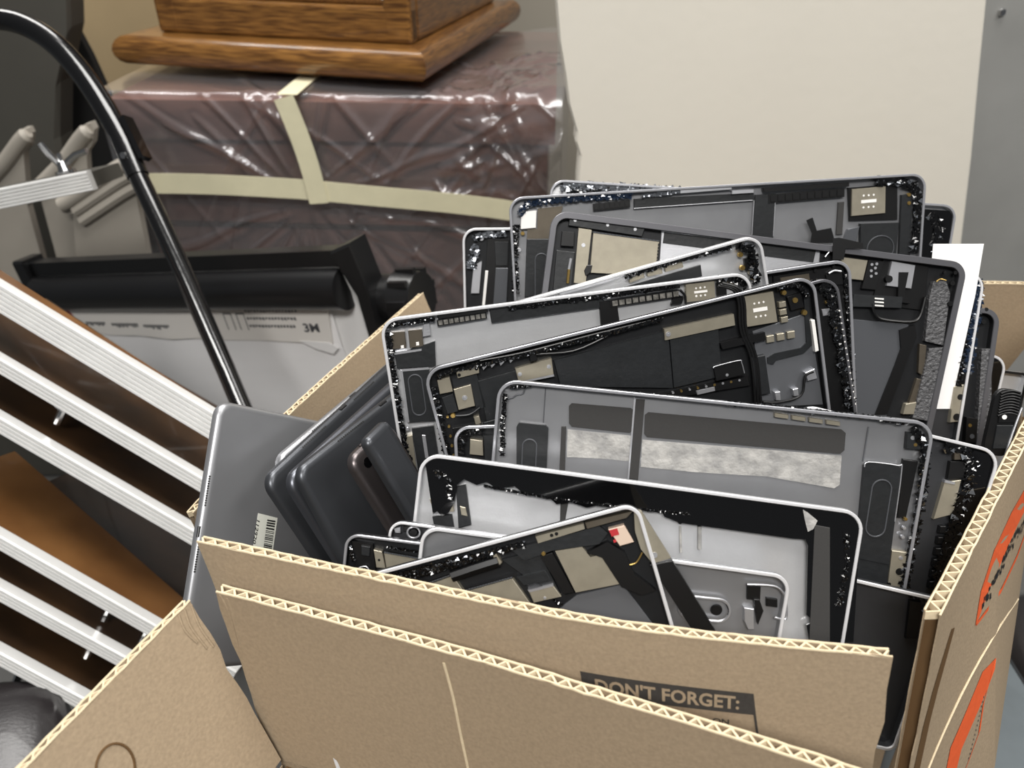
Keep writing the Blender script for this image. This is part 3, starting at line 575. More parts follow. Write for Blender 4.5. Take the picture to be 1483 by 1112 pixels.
('X','crystal','crystal',-0.6,[(107.5,-5.1),(138.1,-3.6)],2.7,74,1),
('P','rod','black',-5.6,-1,[(205.1,-4.2),(274.9,-3.9),(275,-7.1),(205.7,-7.5)]),
('P','battery_top','graphite',-5.6,-3.2,[(101.2,-6.9),(198.6,-7.6),(198.7,-13.6),(101,-14.5)]),
('T','battery_trim','silver',[(101,-14.5,-3),(197.5,-13.5,-3)],0.35),
('P','ribbon','graphite',-5.6,-2.8,[(199.6,-9.3),(216.4,-9.2),(215,-44.8),(197.9,-43.8)]),
('T','battery_trim','silver',[(198.6,-13.6,-2.8),(197.3,-41,-2.8)],0.35),
('T','battery_trim','silver',[(216,-13.5,-2.8),(214.9,-43.2,-2.8)],0.35),
('C','antenna_strip','black',-1.8,(211.1,-13.2),(271.1,-11.7),10,6),
('C','antenna_strip','black',-1.8,(68.4,-11.6),(97.5,-10.5),7,4.9),
('P','chip','silver',-5.6,-0.8,[(179.9,-4.9),(197.8,-4.9),(197.8,-7.6),(180,-7.6)]),
('P','shield_recess','black',-5.6,-3.5,[(275,-8.1),(315.4,-7.2),(317.1,-35.8),(277.3,-34.6)]),
('P','sim_tray_shield','tan',-5.6,-1.6,[(277.6,-9.4),(305,-8.6),(305.8,-29.9),(278.1,-30.7)]),
('S','sim_mark','white',-1.7,-1.45,(287.3,-15),0.91),
('S','sim_mark','white',-1.7,-1.45,(291.4,-14.9),0.91),
('S','sim_mark','white',-1.7,-1.45,(295.5,-14.8),0.9),
('S','sim_mark','white',-1.7,-1.45,(287.6,-24.4),0.91),
('S','sim_mark','white',-1.7,-1.45,(291.7,-24.3),0.91),
('S','sim_mark','white',-1.7,-1.45,(295.8,-24.2),0.9),
('P','sim_label','white',-1.7,-1.45,[(285.4,-18.5),(297.8,-18.1),(297.9,-20.6),(285.5,-21)]),
('P','speaker','graphite',-5.6,-2,[(285.9,-37.2),(317.6,-38),(317,-65.9),(287,-60.7)]),
('R','speaker_ring','dim',-1.8,0.45,(302.7,-58.3),(303.9,-58.4),10.42),
('P','flex','dim',-5.6,-2,[(275.8,-41.1),(285.4,-39.4),(283.2,-52.7),(272.8,-49.8)]),
('P','foam_strip','pad',-5.6,-4,[(267.9,-19.2),(272.9,-18.9),(272.3,-45.4),(267.2,-45.1)]),
('P','loose_flex','black',1.2,2,[(239.9,-31.7),(244.9,-29.8),(248.7,-40.5),(260.4,-39),(264.3,-51.4),(243.9,-50.2),(244.8,-42.5)]),
('P','label','white',-5.6,-1.2,[(9.8,-12),(22.1,-11.6),(20.8,-25.2),(8.5,-25.6)]),
('P','plate','brown',-5.6,-2.4,[(23.3,-10.1),(43.5,-9.1),(37.3,-34.5),(13.1,-33.6),(14.1,-26),(22,-25.9)]),
('P','speaker','graphite',-5.6,-2,[(13.1,-33.6),(37.3,-35),(35.3,-79.4),(8.9,-80.7)]),
('R','speaker_ring','dim',-1.9,0.45,(24.1,-51),(22.6,-81.5),5.11),
('S','screw','gold',-4,-1.9,(10,-29),1.7),
('S','screw','silver',-4,-1.9,(6.5,-42.1),1.6),
('P','side_board','graphite',-5.6,-2.5,[(318.8,-16.1),(327.8,-15.5),(328.7,-65.5),(319.5,-64.9)]),
('S','screw','gold',-4,-1.9,(324.7,-16.4),1.7),
('S','screw','gold',-4,-1.9,(325.1,-23),1.7)],
'H0':[('X','crystal','glass',-0.6,[(8.6,-6.7),(30.5,-3.1),(71.2,-2.8),(109,-2.7)],5.9,76,2),
('X','glass','crystal',-0.6,[(13.4,-8.1),(48.5,-8.7)],5.2,78,1.5),
('P','glass_bezel','glass',-2,-0.5,[(308.9,-4.8),(334.9,-4.9),(338.4,-8.6),(340.4,-47.5),(313.3,-49.3)]),
('X','glass','crystal',0.2,[(320.7,-8.6),(329.5,-19.5),(329.4,-39.5)],8,77,1.6)],
'H2':[('P','top_bracket','graphite',-5.6,-1.6,[(13.4,-2.2),(68.5,-3.2),(67.1,-10.3),(12.9,-9.1)]),
('S','screw','silver',-4,-1.3,(17.3,-5.1),1.3),
('S','screw','silver',-4,-1.3,(41.1,-5.6),1.3),
('S','screw','silver',-4,-1.3,(61.3,-6.1),1.32),
('P','mount_plate','tan',-5.6,-1.8,[(20.6,-10.1),(30.2,-10.4),(31.2,-49.8),(22.5,-49.9)]),
('S','screw','silver',-4,-1.5,(25.7,-21.9),1.71),
('P','shield','tan',-5.6,-1.7,[(31.5,-12.3),(80.1,-12.7),(81.4,-37.5),(33,-41)]),
('C','shield_teeth','crystal',-1.4,(31.4,-11.8),(80,-12.2),18,0.91),
('C','shield_teeth','black',-1.4,(79.7,-13.7),(80.9,-34.6),9,0.91),
('P','camera','black',-5.6,-1.2,[(9,-14.1),(18,-13.5),(18.9,-23.8),(9.3,-24.4)]),
('P','side_module','graphite',-5.6,-2,[(6.8,-27.7),(20,-27.6),(21.2,-55.1),(8.1,-56.8)]),
('T','contact','gold',[(17.6,-40.4,-1.6),(18,-50.5,-1.6)],1.1),
('T','contact','silver',[(18,-32.3,-1.6),(17.6,-40.4,-1.6)],1.1),
('P','ribbon','black',-5.6,-1.2,[(30.2,-35.8),(34.2,-35.3),(33.9,-40.4),(30.3,-43.9),(28.7,-40)]),
('P','battery','silver',-5.6,-4,[(80.8,-4.6),(198.1,-5),(201.4,-32.8),(84.4,-47.4)]),
('P','battery_top','graphite',-5.6,-3.6,[(82.9,-5.3),(194.8,-4.4),(194.5,-13.5),(83.1,-13.3)]),
('P','chip','tan',-5.6,-1.6,[(212.9,-7.1),(232.8,-7.2),(232.2,-21.8),(213.8,-22.1)]),
('P','board','black',-5.6,-2.2,[(233.5,-6.6),(244.7,-6.2),(242.9,-27.6),(232.6,-27.9)]),
('S','solder_pad','silver',-4,-1.9,(236.5,-9.7),1.2),
('S','solder_pad','silver',-4,-1.9,(239.9,-8.8),1.22),
('S','solder_pad','silver',-4,-1.9,(236.9,-14.2),1.22),
('S','solder_pad','silver',-4,-1.9,(240.8,-15.7),1.2),
('S','solder_pad','silver',-4,-1.9,(237.7,-18.1),1.2),
('S','solder_pad','silver',-4,-1.9,(239.5,-11.9),1.22),
('P','camera_bay','black',-5.6,-4,[(244.9,-3.2),(278.9,-6),(282.2,-38.1),(242.7,-37.9)]),
('P','camera','silver',-5.6,-1.8,[(250.4,-5.5),(268,-6.3),(268.6,-23.4),(250.1,-23.6)]),
('P','ribbon','black',-5.6,-1.2,[(256.8,-12.7),(263.8,-11.8),(264,-27.5),(269.6,-34.4),(260.3,-34.5)]),
('S','lens','black',-4,-1.3,(250.8,-18.5),3.03),
('P','ribbon','graphite',-5.6,-1,[(226.9,-32.6),(263.4,-30.1),(264,-38.1),(227.6,-41.6)]),
('P','print','white',-1.05,-0.85,[(242.8,-33.1),(249.5,-32.8),(249.7,-33.8),(243,-34.1)]),
('P','print','white',-1.05,-0.85,[(243.3,-35.6),(250,-35.3),(250.2,-36.3),(243.5,-36.6)]),
('P','print','white',-1.05,-0.85,[(243.9,-38.1),(250.5,-37.8),(250.7,-38.8),(244.1,-39.1)]),
('T','bay_rim','black',[(241.8,-37.9,-2),(246.4,-45.5,-2),(253.2,-48.2,-2),(272.7,-47.4,-2),(278.9,-42.5,-2),(280,-28.1,-2)],1.2),
('P','battery','dim',-5.6,-4.2,[(230.8,-50.7),(273.3,-49.5),(271,-124.7),(240.2,-122.1)]),
('P','torn_flex','black',-5.6,-2.5,[(266.6,-54.3),(276.9,-48.9),(280.4,-57.8),(277.9,-70.6),(273.8,-96.3),(270.4,-118),(261.7,-119.1),(268.6,-81.1),(270.5,-67.9)]),
('P','adhesive_pad','rough',-5.6,-1.4,[(283.3,-16.5),(292.1,-14.4),(297.2,-23.3),(300.4,-61.4),(286.5,-60),(282.7,-27.7)]),
('P','side_battery','brown',-5.6,-2.6,[(283.5,-62.6),(288.8,-63),(291.7,-86.2),(287.1,-84.1)]),
('P','side_battery','brown',-5.6,-2.6,[(286.9,-88.3),(293.3,-88.6),(291.1,-115.4),(284,-114.2)]),
('P','adhesive_strip','rough',-5.6,-0.8,[(290.4,-65.2),(300.3,-62.9),(301.5,-119.1),(289.2,-118.5)]),
('S','screw','black',-1,0.4,(289.4,-9.1),1.51),
('S','slot','black',-1,0.4,(296.5,-15.8),2.02),
('S','slot','black',-1,0.4,(298.3,-30.7),2.01),
('S','slot','black',-1,0.4,(296.9,-8.2),1.51),
('T','wire','gold',[(285,-16.2,-0.8),(287.6,-13.9,-0.8),(291.8,-14.4,-0.8)],0.5),
('P','clip','tan',-5.6,-1,[(281.9,-108.3),(290.8,-105.6),(291.8,-115),(281.5,-116.3)]),
('P','loose_flex','black',1.2,2,[(203.4,5),(207.2,6),(225.3,4.3),(226.1,0.4),(213.7,-1.1),(213.7,-9),(205.8,-10)]),
('T','wire','silver',[(201.2,-8.6,-1),(203.9,-4.3,-1),(208.1,-4.8,-1)],0.6)],
'H3':[('X','crystal','glass',-0.6,[(9.2,-8.7),(18.2,-5.9),(37.4,-4.8)],4.8,81,2),
('X','crystal','glass',-0.6,[(12.1,-14.7),(8.2,-26.6),(7.5,-35.5)],7.2,82,2),
('P','frame_plate','silver',-5.6,-1.5,[(9.3,-32.6),(16.6,-28.5),(13.7,-56.9),(6.4,-56.9)]),
('P','board','black',-5.6,-3,[(21.8,-9),(41,-9.1),(38.1,-66.6),(17.2,-69.5)]),
('P','plate','dim',-5.6,-2,[(28.7,-34.7),(39.6,-34.8),(37.5,-69.6),(25.8,-69.4)]),
('P','clip','white',-5.6,-1.6,[(19.5,-37),(22,-37),(18.4,-69.3),(16,-69.3)]),
('S','screw','silver',-4,-1.9,(16.4,-8.9),2.4),
('P','flex','graphite',-5.6,-2,[(27.7,-11.9),(39.8,-12),(39,-32.9),(28.7,-32.9)])],
'I6':[('X','glass','crystal',-0.6,[(93.2,-4.2),(107.3,-5.1),(113.4,-19),(112.3,-41.5),(112.1,-64.1),(111.8,-86.9)],7.2,95,2.4),
('P','glass_bezel','glass',-2,-0.5,[(108.8,-3.3),(118,-3.6),(121,-8.1),(124.8,-87.9),(109,-92.2),(113.6,-63.7),(115.4,-40.7),(114.1,-18.8)]),
('P','shield','tan',-5.6,-2,[(98.6,-26.6),(107.7,-23),(109,-45),(98.8,-50.9)]),
('P','shield_trim','silver',-5.6,-1.6,[(98.4,-25.3),(104.7,-25),(104.8,-26.7),(98.5,-27)]),
('P','shield','brown',-5.6,-2,[(99,-7.4),(108,-5.1),(108,-9.6),(100.3,-12)]),
('P','flex','black',-5.6,-2.2,[(98.3,-13.4),(107.7,-11),(109,-21.3),(99.8,-24.6)]),
('P','comb_tooth','black',-5.6,-1.6,[(103.7,-54),(106.9,-53.1),(107.3,-57.5),(104.1,-58.4)]),
('P','comb_tooth','black',-5.6,-1.6,[(104.4,-61),(107.6,-60.2),(108,-64.6),(104.9,-65.4)]),
('P','comb_tooth','black',-5.6,-1.6,[(105.2,-68.1),(108.4,-67.2),(108.8,-71.7),(105.6,-72.5)]),
('P','comb_tooth','black',-5.6,-1.6,[(105.9,-75.2),(109.1,-74.3),(109.5,-78.8),(106.4,-79.6)]),
('P','comb_tooth','black',-5.6,-1.6,[(106.7,-82.3),(109.9,-81.4),(110.3,-85.9),(107.1,-86.7)]),
('P','comb_tooth','black',-5.6,-1.6,[(107.4,-89.4),(110.6,-88.5),(111,-93),(107.9,-93.9)])],
'F1':[('R','lens_ring','silver',-1.5,0.6,(13.7,-5.9),(14.5,-5.7),3.24),
('S','lens','black',-4,-2,(14,-6),2.43),
('P','clip','silver',-5.6,-2,[(2.2,-5.2),(6.1,-3.8),(6.5,-7.5),(3.4,-7.9)]),
('P','ribbon','black',-5.6,-1.8,[(7.7,-3.1),(11.5,-1.7),(11.1,-5.1),(8.1,-6.4)])],
'F2':[('P','board','black',-5.6,-3,[(1.4,-5),(15.3,-5.6),(19,-22.4),(7,-22.3)]),
('P','shield','tan',-5.6,-1.6,[(16.3,-8.3),(21.1,-8.8),(24,-18.3),(18.9,-18.6)]),
('S','screw','black',-4,-1.4,(20,-13.8),0.81),
('P','shield','tan',-5.6,-1.8,[(22.3,-9.6),(44.6,-10.7),(37,-21.6),(24.9,-19.5)]),
('C','shield_teeth','crystal',-1.4,(22.3,-9),(44.6,-10.1),16,0.61),
('X','glass','crystal',-0.6,[(2,-5.3),(5.9,-17.1)],2.3,65,1.4),
('X','glass','crystal',-0.6,[(23.7,-5.7),(43.5,-5.9)],1.6,66,1.2),
('P','chip','graphite',-5.6,-1.5,[(9,-6.7),(14.2,-6.9),(14.3,-12.6),(9.6,-12.4)]),
('T','wire','silver',[(9.2,-19.7,-1.2),(13,-18.4,-1.2),(15.7,-21.3,-1.2)],0.4)],
'D2':[('P','camera_recess','black',-5.6,-3.5,[(181.3,-10),(188.8,-9.7),(189.7,-17.5),(182.5,-17.8)]),
('P','camera_recess','black',-5.6,-3.4,[(192.7,-15.4),(198.8,-15.4),(199.6,-20),(193.5,-20.1)]),
('T','bracket_trim','silver',[(180.7,-8.7,-2),(194.8,-7.5,-2),(200.6,-10.6,-2),(203,-15.8,-2),(204.5,-25.1,-2),(198.5,-25.2,-2)],0.7),
('P','bracket','silver',-5.6,-2,[(181.3,-22.1),(186.6,-22.1),(188.5,-33.8),(185.5,-34.3),(182.6,-29.9)]),
('P','ribbon','black',-5.6,-1.8,[(185.7,-16.6),(188.6,-16.2),(191.9,-22.5),(190.2,-30.7)]),
('R','button_ring','silver',-2,0.9,(152.3,-26.3),(167.4,-25.7),6.36),
('S','button','black',-4,-3,(167,-26.2),3.34),
('T','wire','black',[(170.3,-19.7,-2),(173.4,-24.8,-2),(172.6,-29.7,-2)],0.6)],
'G0':[('P','barcode_sticker','sticker',-0.1,0.25,[(44.2,-74.8),(61.4,-77.1),(61.3,-105),(44.1,-101.6)]),
('P','barcode_bar','ink',0.2,0.33,[(52.6,-78.7),(59.9,-79.2),(59.9,-80.4),(52.6,-79.8)]),
('P','barcode_bar','ink',0.2,0.33,[(52.6,-80.5),(59.9,-81),(59.9,-82.2),(52.6,-81.6)]),
('P','barcode_bar','ink',0.2,0.33,[(52.6,-82.2),(59.9,-82.8),(59.9,-84),(52.6,-83.3)]),
('P','barcode_bar','ink',0.2,0.33,[(52.6,-84.3),(59.9,-85),(60,-86.2),(52.6,-85.5)]),
('P','barcode_bar','ink',0.2,0.33,[(52.6,-86.5),(60,-87.2),(60,-87.7),(52.6,-87)]),
('P','barcode_bar','ink',0.2,0.33,[(52.6,-87.6),(60,-88.4),(60,-88.9),(52.6,-88.1)]),
('P','barcode_bar','ink',0.2,0.33,[(52.6,-89.1),(60,-89.9),(60,-90.5),(52.6,-89.6)]),
('P','barcode_bar','ink',0.2,0.33,[(52.6,-90),(60,-90.9),(60,-91.4),(52.6,-90.5)]),
('P','barcode_bar','ink',0.2,0.33,[(52.6,-91.1),(60,-92),(60,-92.8),(52.7,-91.9)]),
('P','barcode_bar','ink',0.2,0.33,[(52.7,-92.3),(60,-93.2),(60,-94),(52.7,-93)]),
('P','barcode_bar','ink',0.2,0.33,[(52.7,-94),(60,-95),(60,-95.5),(52.7,-94.5)]),
('P','barcode_bar','ink',0.2,0.33,[(52.7,-95.5),(60,-96.6),(60,-97.1),(52.7,-96)]),
('P','barcode_bar','ink',0.2,0.33,[(52.7,-96.4),(60,-97.5),(60,-98.6),(52.7,-97.5)]),
('P','barcode_bar','ink',0.2,0.33,[(52.7,-97.9),(60.1,-99),(60.1,-99.8),(52.7,-98.7)]),
('P','barcode_bar','ink',0.2,0.33,[(52.7,-99.3),(60.1,-100.4),(60.1,-101),(52.7,-99.8)]),
('P','barcode_bar','ink',0.2,0.33,[(52.7,-100.4),(60.1,-101.6),(60.1,-102.1),(52.7,-100.9)]),
('P','barcode_bar','ink',0.2,0.33,[(52.7,-101.3),(60.1,-102.5),(60.1,-103),(52.7,-101.8)]),
('P','barcode_bar','ink',0.2,0.33,[(52.7,-102.8),(60.1,-104.1),(60.1,-105.2),(52.7,-103.9)])],
'G1':[],
'G2':[],
'G3':[],
'G4':[],
'G5':[],
'G6':[],
'I2':[('X','blueglass','crystal',-0.6,[(194.9,-4.6),(198,-17.1),(197.9,-48.4),(199.1,-74.4)],6.3,91,2.2),
('X','glass','crystal',-0.6,[(193.1,-12.5),(193,-43.7),(194.6,-85.5)],4.1,92,1.4),
('P','dock_bracket','tan',-5.6,-1.4,[(190.9,-86),(199.9,-82.8),(200.3,-111.4),(192.2,-113.4)]),
('S','socket','black',-4,-1.1,(196.7,-93.2),2.62),
('S','socket','black',-4,-1.1,(196.5,-108.6),3.21),
('S','screw','gold',-4,-1.9,(195.3,-27.8),1.61),
('S','screw','gold',-4,-1.9,(193.7,-68.9),1.51),
('S','screw','silver',-4,-1.9,(195.2,-75),2.12),
('S','screw','silver',-4,-1.9,(194.3,-79.3),1.61),
('P','board','black',-5.6,-2.6,[(194.8,-54),(201,-53.3),(201.3,-80.6),(195.1,-81.4)])],
'I3':[('P','adhesive_strip','rough',-5.6,-0.6,[(189.7,-31.2),(197.2,-30.5),(208.6,-108.5),(196.7,-109.5)]),
('P','camera_module','black',-5.6,-1,[(185.8,-85.2),(195.7,-85.5),(197.4,-105.1),(187.5,-104.9)]),
('S','lens','dim',-4,-0.7,(192.1,-100),2.21),
('S','chip','gold',-4,-0.7,(189.3,-91.5),1.61),
('S','slot','black',-0.5,0.4,(188.5,-0.8),1.6),
('S','slot','black',-0.5,0.4,(187.7,-10.4),2.2)],
'I4':[('P','glass_bezel','glass',-2,-0.5,[(131.1,-1.5),(146.1,-2.2),(148.5,-7.4),(149.5,-43.6),(135.3,-42.7)])],
'I7':[('X','glass','crystal',-0.6,[(39.5,-3),(56.4,-3.1)],1.6,97,1.2),
('P','flex','dim',-5.6,-2,[(49.3,-10.4),(55,-6.8),(61.3,-14),(56.2,-19.7)]),
('P','board','black',-5.6,-3,[(41.6,-6.3),(48.2,-5.5),(53.1,-27.8),(46.3,-29.5)])],
'I8':[],
'I5':[('T','coil_ridge','black',[(3.1,-3.6,0.6),(6.3,-1.8,0.6),(10.5,-0.7,0.6),(15.2,-1.5,0.6)],0.7),
('T','coil_ridge','black',[(3.3,-5.5,0.6),(6.4,-3.6,0.6),(10.7,-2.6,0.6),(15.3,-3.3,0.6)],0.7),
('T','coil_ridge','black',[(3.4,-7.3,0.6),(6.6,-5.5,0.6),(10.8,-4.4,0.6),(15.5,-5.1,0.6)],0.7),
('T','coil_ridge','black',[(3.5,-9.1,0.6),(6.7,-7.3,0.6),(11,-6.2,0.6),(15.6,-7,0.6)],0.7),
('T','coil_ridge','black',[(3.7,-11,0.6),(6.9,-9.1,0.6),(11.1,-8.1,0.6),(15.7,-8.8,0.6)],0.7),
('T','coil_ridge','black',[(3.8,-12.8,0.6),(7,-11,0.6),(11.2,-9.9,0.6),(15.9,-10.6,0.6)],0.7),
('T','coil_ridge','black',[(4,-14.7,0.6),(7.1,-12.8,0.6),(11.4,-11.7,0.6),(16,-12.5,0.6)],0.7),
('T','coil_ridge','black',[(4.1,-16.5,0.6),(7.3,-14.7,0.6),(11.5,-13.6,0.6),(16.2,-14.3,0.6)],0.7),
('T','coil_ridge','black',[(4.2,-18.4,0.6),(7.4,-16.5,0.6),(11.7,-15.4,0.6),(16.3,-16.2,0.6)],0.7),
('S','flash_led','white',0,1.2,(8.3,-18.6),1.82),
('P','module','black',-1,1,[(4.8,-16.3),(16.1,-14.7),(15.8,-21.3),(5.3,-22.8)]),
('P','flex','graphite',-1,1,[(4.9,-24.7),(15.3,-23.2),(16.1,-39.1),(5.6,-40.6)]),
('T','edge_bar','silver',[(17.9,-10.8,1),(15.1,-34.5,1),(13,-65.7,1)],0.8)],
'B4':[('X','glass','crystal',-0.6,[(4,-19.3),(4.5,-10.3),(8.2,-5.1),(18.6,-3.7)],3.9,37,1.4),
('P','chip','tan',-5.6,-1.5,[(10.1,-9),(17.9,-10.2),(17.8,-20.1),(9.2,-18.9)]),
('P','board','graphite',-5.6,-2.5,[(18.4,-6.9),(27.9,-7.2),(27.2,-24.3),(18.5,-24)])],
}

PT={
'P1top':[(-0.1701,0.3006,0.9950),(-0.0871,0.2787,0.9950),(0.0199,0.2510,0.9950),(0.0855,0.2387,0.9950),(0.1768,0.2274,0.9950)],
'P2top':[(-0.1561,0.2793,0.9800),(-0.0311,0.2414,0.9800),(0.0414,0.2166,0.9800),(0.1038,0.1950,0.9800),(0.1501,0.1770,0.9800),(0.1685,0.1688,0.9800)],
'P3top':[(-0.1735,0.2752,0.9750),(-0.2133,0.1837,0.9750)],
'LFtop':[(-0.2293,0.4028,0.9180),(-0.1891,0.5208,0.9180),(-0.0977,0.7403,0.9180)],
'RFtop':[(0.2134,0.2588,0.9850),(0.3422,0.4076,0.9850)],
'RFbot':[(0.3176,0.2826,0.8000),(0.4107,0.4234,0.8000),(0.4865,0.5432,0.8000)],
'BWtop':[(0.4739,0.7025,0.9500),(0.5120,0.6918,0.9500)],
'b1':[(-0.6247,0.7443,0.9729),(-0.2511,0.6184,0.7861)],
'b2':[(-0.6253,0.7045,0.9138),(-0.2654,0.5858,0.7378)],
'b3':[(-0.6256,0.6698,0.8624),(-0.2749,0.5557,0.6932)],
'b4':[(-0.6260,0.6012,0.7607),(-0.2889,0.4932,0.6006)],
'b5':[(-0.6270,0.5700,0.7145),(-0.3400,0.4824,0.5845)],
'b6':[(-0.6271,0.5326,0.6590),(-0.4101,0.4665,0.5610)],
'b0':[(-0.7816,0.9297,0.9258),(-0.5371,0.9573,0.9668)],
'corner2':[(-0.1377,0.2520,0.8703),(-0.1352,0.2460,0.8734)],
'chart':[(-0.8014,1.1934,0.7453),(0.9006,-0.3819,0.2076),(-0.1754,0.1179,0.9774)],
'tube':[(-0.6835,1.0375,1.1392),(-0.6323,1.0394,1.1421),(-0.5982,1.0346,1.1350),(-0.5641,1.0222,1.1166),(-0.5317,1.0022,1.0869),(-0.5027,0.9779,1.0509),(-0.4805,0.9550,1.0169),(-0.4618,0.9311,0.9816),(-0.4345,0.8992,0.9342),(-0.4038,0.8620,0.8791),(-0.3739,0.8238,0.8225),(-0.3381,0.7776,0.7539),(-0.2742,0.6903,0.6245)],
'white':[(0.0489,1.0000,1.1975),(0.0514,1.0000,1.1688),(0.0570,1.0000,1.1237),(0.0652,1.0000,1.0841),(0.0708,1.0000,1.0511),(0.0820,1.0000,1.0168),(0.0817,1.0000,1.0036),(0.0879,1.0000,0.9856),(0.0869,1.0000,0.9515),(0.6289,1.0000,0.8595),(0.6027,1.0000,0.9811),(0.5795,1.0000,1.0760),(0.5577,1.0000,1.1688),(0.5510,1.0000,1.1975)],
'alu':[(0.5868,1.1200,1.1852),(0.7650,1.1200,1.1852),(0.8499,1.1200,0.7284)],
'alu_screw':[(0.6499,1.1200,1.1382)],
'board':[(-1.1807,2.2000,1.0589),(-1.1736,2.2000,1.0113),(-1.1043,2.2000,0.8108),(-1.0781,2.2000,0.6673),(-0.8044,2.2000,0.6673),(-0.7235,2.2000,1.0589)],
'dark':[(-0.9924,1.5000,1.1462),(-0.7692,1.5000,1.1462),(-0.7939,1.5000,1.0585),(-0.8449,1.5000,0.9640),(-0.8785,1.5000,0.8620),(-0.8904,1.5000,0.7800),(-0.9586,1.5000,0.5837),(-1.2272,1.5000,0.5837)],
'black':[(-0.8784,1.6200,1.1339),(-0.8694,1.6200,1.1225),(-0.8327,1.6200,0.9891),(-0.8063,1.6200,0.8412),(-0.7993,1.6200,0.5264),(-1.0862,1.6200,0.5264)],
'shell0':[(-0.9763,1.3500,0.8128),(-0.9482,1.3500,0.8371),(-0.9043,1.3500,0.8719),(-0.8644,1.3500,0.9082),(-0.8477,1.3500,0.9212),(-0.8377,1.3500,0.9224),(-0.8363,1.3500,0.9129),(-0.8462,1.3500,0.8914),(-0.8602,1.3500,0.8793),(-0.8878,1.3500,0.7802),(-0.9147,1.3500,0.6813),(-1.0278,1.3500,0.6813)],
'shell1':[(-0.8366,1.3200,0.8399),(-0.7828,1.3200,0.8814),(-0.7434,1.3200,0.9192),(-0.7243,1.3200,0.9354),(-0.7101,1.3200,0.9400),(-0.7077,1.3200,0.9285),(-0.7172,1.3200,0.9052),(-0.7329,1.3200,0.8886),(-0.7567,1.3200,0.7918),(-0.7761,1.3200,0.6951),(-0.9021,1.3200,0.6951)],
'shell2':[(-0.7902,1.2900,0.8184),(-0.7745,1.2900,0.8258),(-0.7236,1.2900,0.8552),(-0.6811,1.2900,0.8792),(-0.6487,1.2900,0.8945),(-0.6466,1.2900,0.8768),(-0.6549,1.2900,0.8033),(-0.6743,1.2900,0.7088),(-0.7937,1.2900,0.7088),(-0.7726,1.2900,0.7906),(-0.7912,1.2900,0.7932)],
'paper':[(0.3199,0.5278,1.0686),(0.3479,0.5278,1.0686),(0.3413,0.5073,1.0382),(0.3209,0.4598,0.9677),(0.3021,0.4598,0.9677)],
'misc':[(0.8761,0.8500,0.1806),(0.7980,0.7500,0.1993),(0.6531,0.6000,0.3269),(0.5446,0.4933,0.5000),(-0.4583,0.4193,0.6200),(-0.3160,0.5451,0.5000),(-0.3122,0.5185,0.5000)],
'bolt':[(-0.3932,0.5122,0.6466),(-0.4308,0.4943,0.6201),(-0.4677,0.4709,0.5854),(-0.3642,0.5249,0.6654),(-0.4833,0.6585,0.8635)],
'wing':[(-0.5941,0.9803,0.9829)],
}


# ------------------------------------------------------------------ the room
def slab(name, lo, hi, m, kind='structure'):
    mb = MB(); c = [(a + b) / 2 for a, b in zip(lo, hi)]; h = [(b - a) / 2 for a, b in zip(lo, hi)]
    mb.box((0, 0, 0), (h[0], 0, 0), (0, h[1], 0), (0, 0, h[2]))
    o = mb.build(name, m); o.location = c; o['kind'] = kind
    return o
slab('floor', (-2.6, -1.8, -.05), (2.6, 2.8, 0), 'floor')
slab('wall_back', (-2.6, 2.75, 0), (2.6, 2.85, 2.8), 'wall')

# ---- galvanised sheet standing at the right, riveted
al = empty('metal_sheet', (1.05, 1.135, 0))
tag(al, 'grey galvanised metal sheet standing upright behind the white panel', 'metal sheet')
mb = MB(); mb.box((0, 0, .78), (.55, 0, 0), (0, .012, 0), (0, 0, .78)); mb.build('sheet', 'galvanised', al)
for sx, sz in ((PT['alu_screw'][0][0] - 1.05, PT['alu_screw'][0][2]), (PT['alu_screw'][0][0] - 1.05, .62)):
    mb = MB(); mb.cyl((sx, -.0125, sz), (sx, -.016, sz), .0055, .004, 14); mb.box((sx, -.0165, sz), (.003, 0, .0008), (0, .0006, 0), (-.0004, 0, .003)); mb.build('screw', 'chrome', al)
# ---- white foam panel
wp = [Vector(p) for p in PT['white']]
left = wp[:9]; right = wp[9:]
poly = [Vector((left[0].x - .012, 1.0, 1.62))] + left + [Vector((.094, 1.0, .6)), Vector((.10, 1.0, 0)), Vector((.70, 1.0, 0)), Vector((.685, 1.0, .6))] + right + [Vector((.535, 1.0, 1.62))]
o = plane_prism('wall_panel', poly, .035, 'white_panel', bevel=.003)
tag(o, 'tall off-white foam panel with a ragged left edge', 'panel')
# ---- pale plywood sheet, dark curved panel, black sheet added to fill the dark gap (far left)
bp = [Vector(p) for p in PT['board']]
o = plane_prism('plywood_sheet', [bp[0] + V(-.03, 0, .4), bp[0], bp[1], bp[2], bp[3], V(-1.05, 2.2, 0), V(-.6, 2.2, 0), V(-.6, 2.2, 1.5)], .02, 'plywood')
tag(o, 'pale plywood sheet leaning behind the oak cabinet', 'plywood sheet')
dp = [Vector(p) for p in PT['dark']]
o = plane_prism('plastic_panel', [dp[0] + V(-.4, 0, .3), dp[1] + V(.05, 0, .3)] + dp[1:7] + [V(-1.0, 1.5, 0), V(-1.6, 1.5, 0)], .06, 'shell_dark', bevel=.01)
tag(o, 'dark grey plastic panel with curved edge at the upper left', 'panel')
kp = [Vector(p) for p in PT['black']]
o = plane_prism('dark_backdrop', [V(-1.2, 1.62, 1.5), kp[0] + V(-.08, 0, .35), kp[1], kp[2], kp[3], kp[4], V(-.79, 1.62, 0), V(-1.2, 1.62, 0)], .02, 'matte_black')
tag(o, 'black backdrop added for the dark gap behind the grey seat shells', 'board')

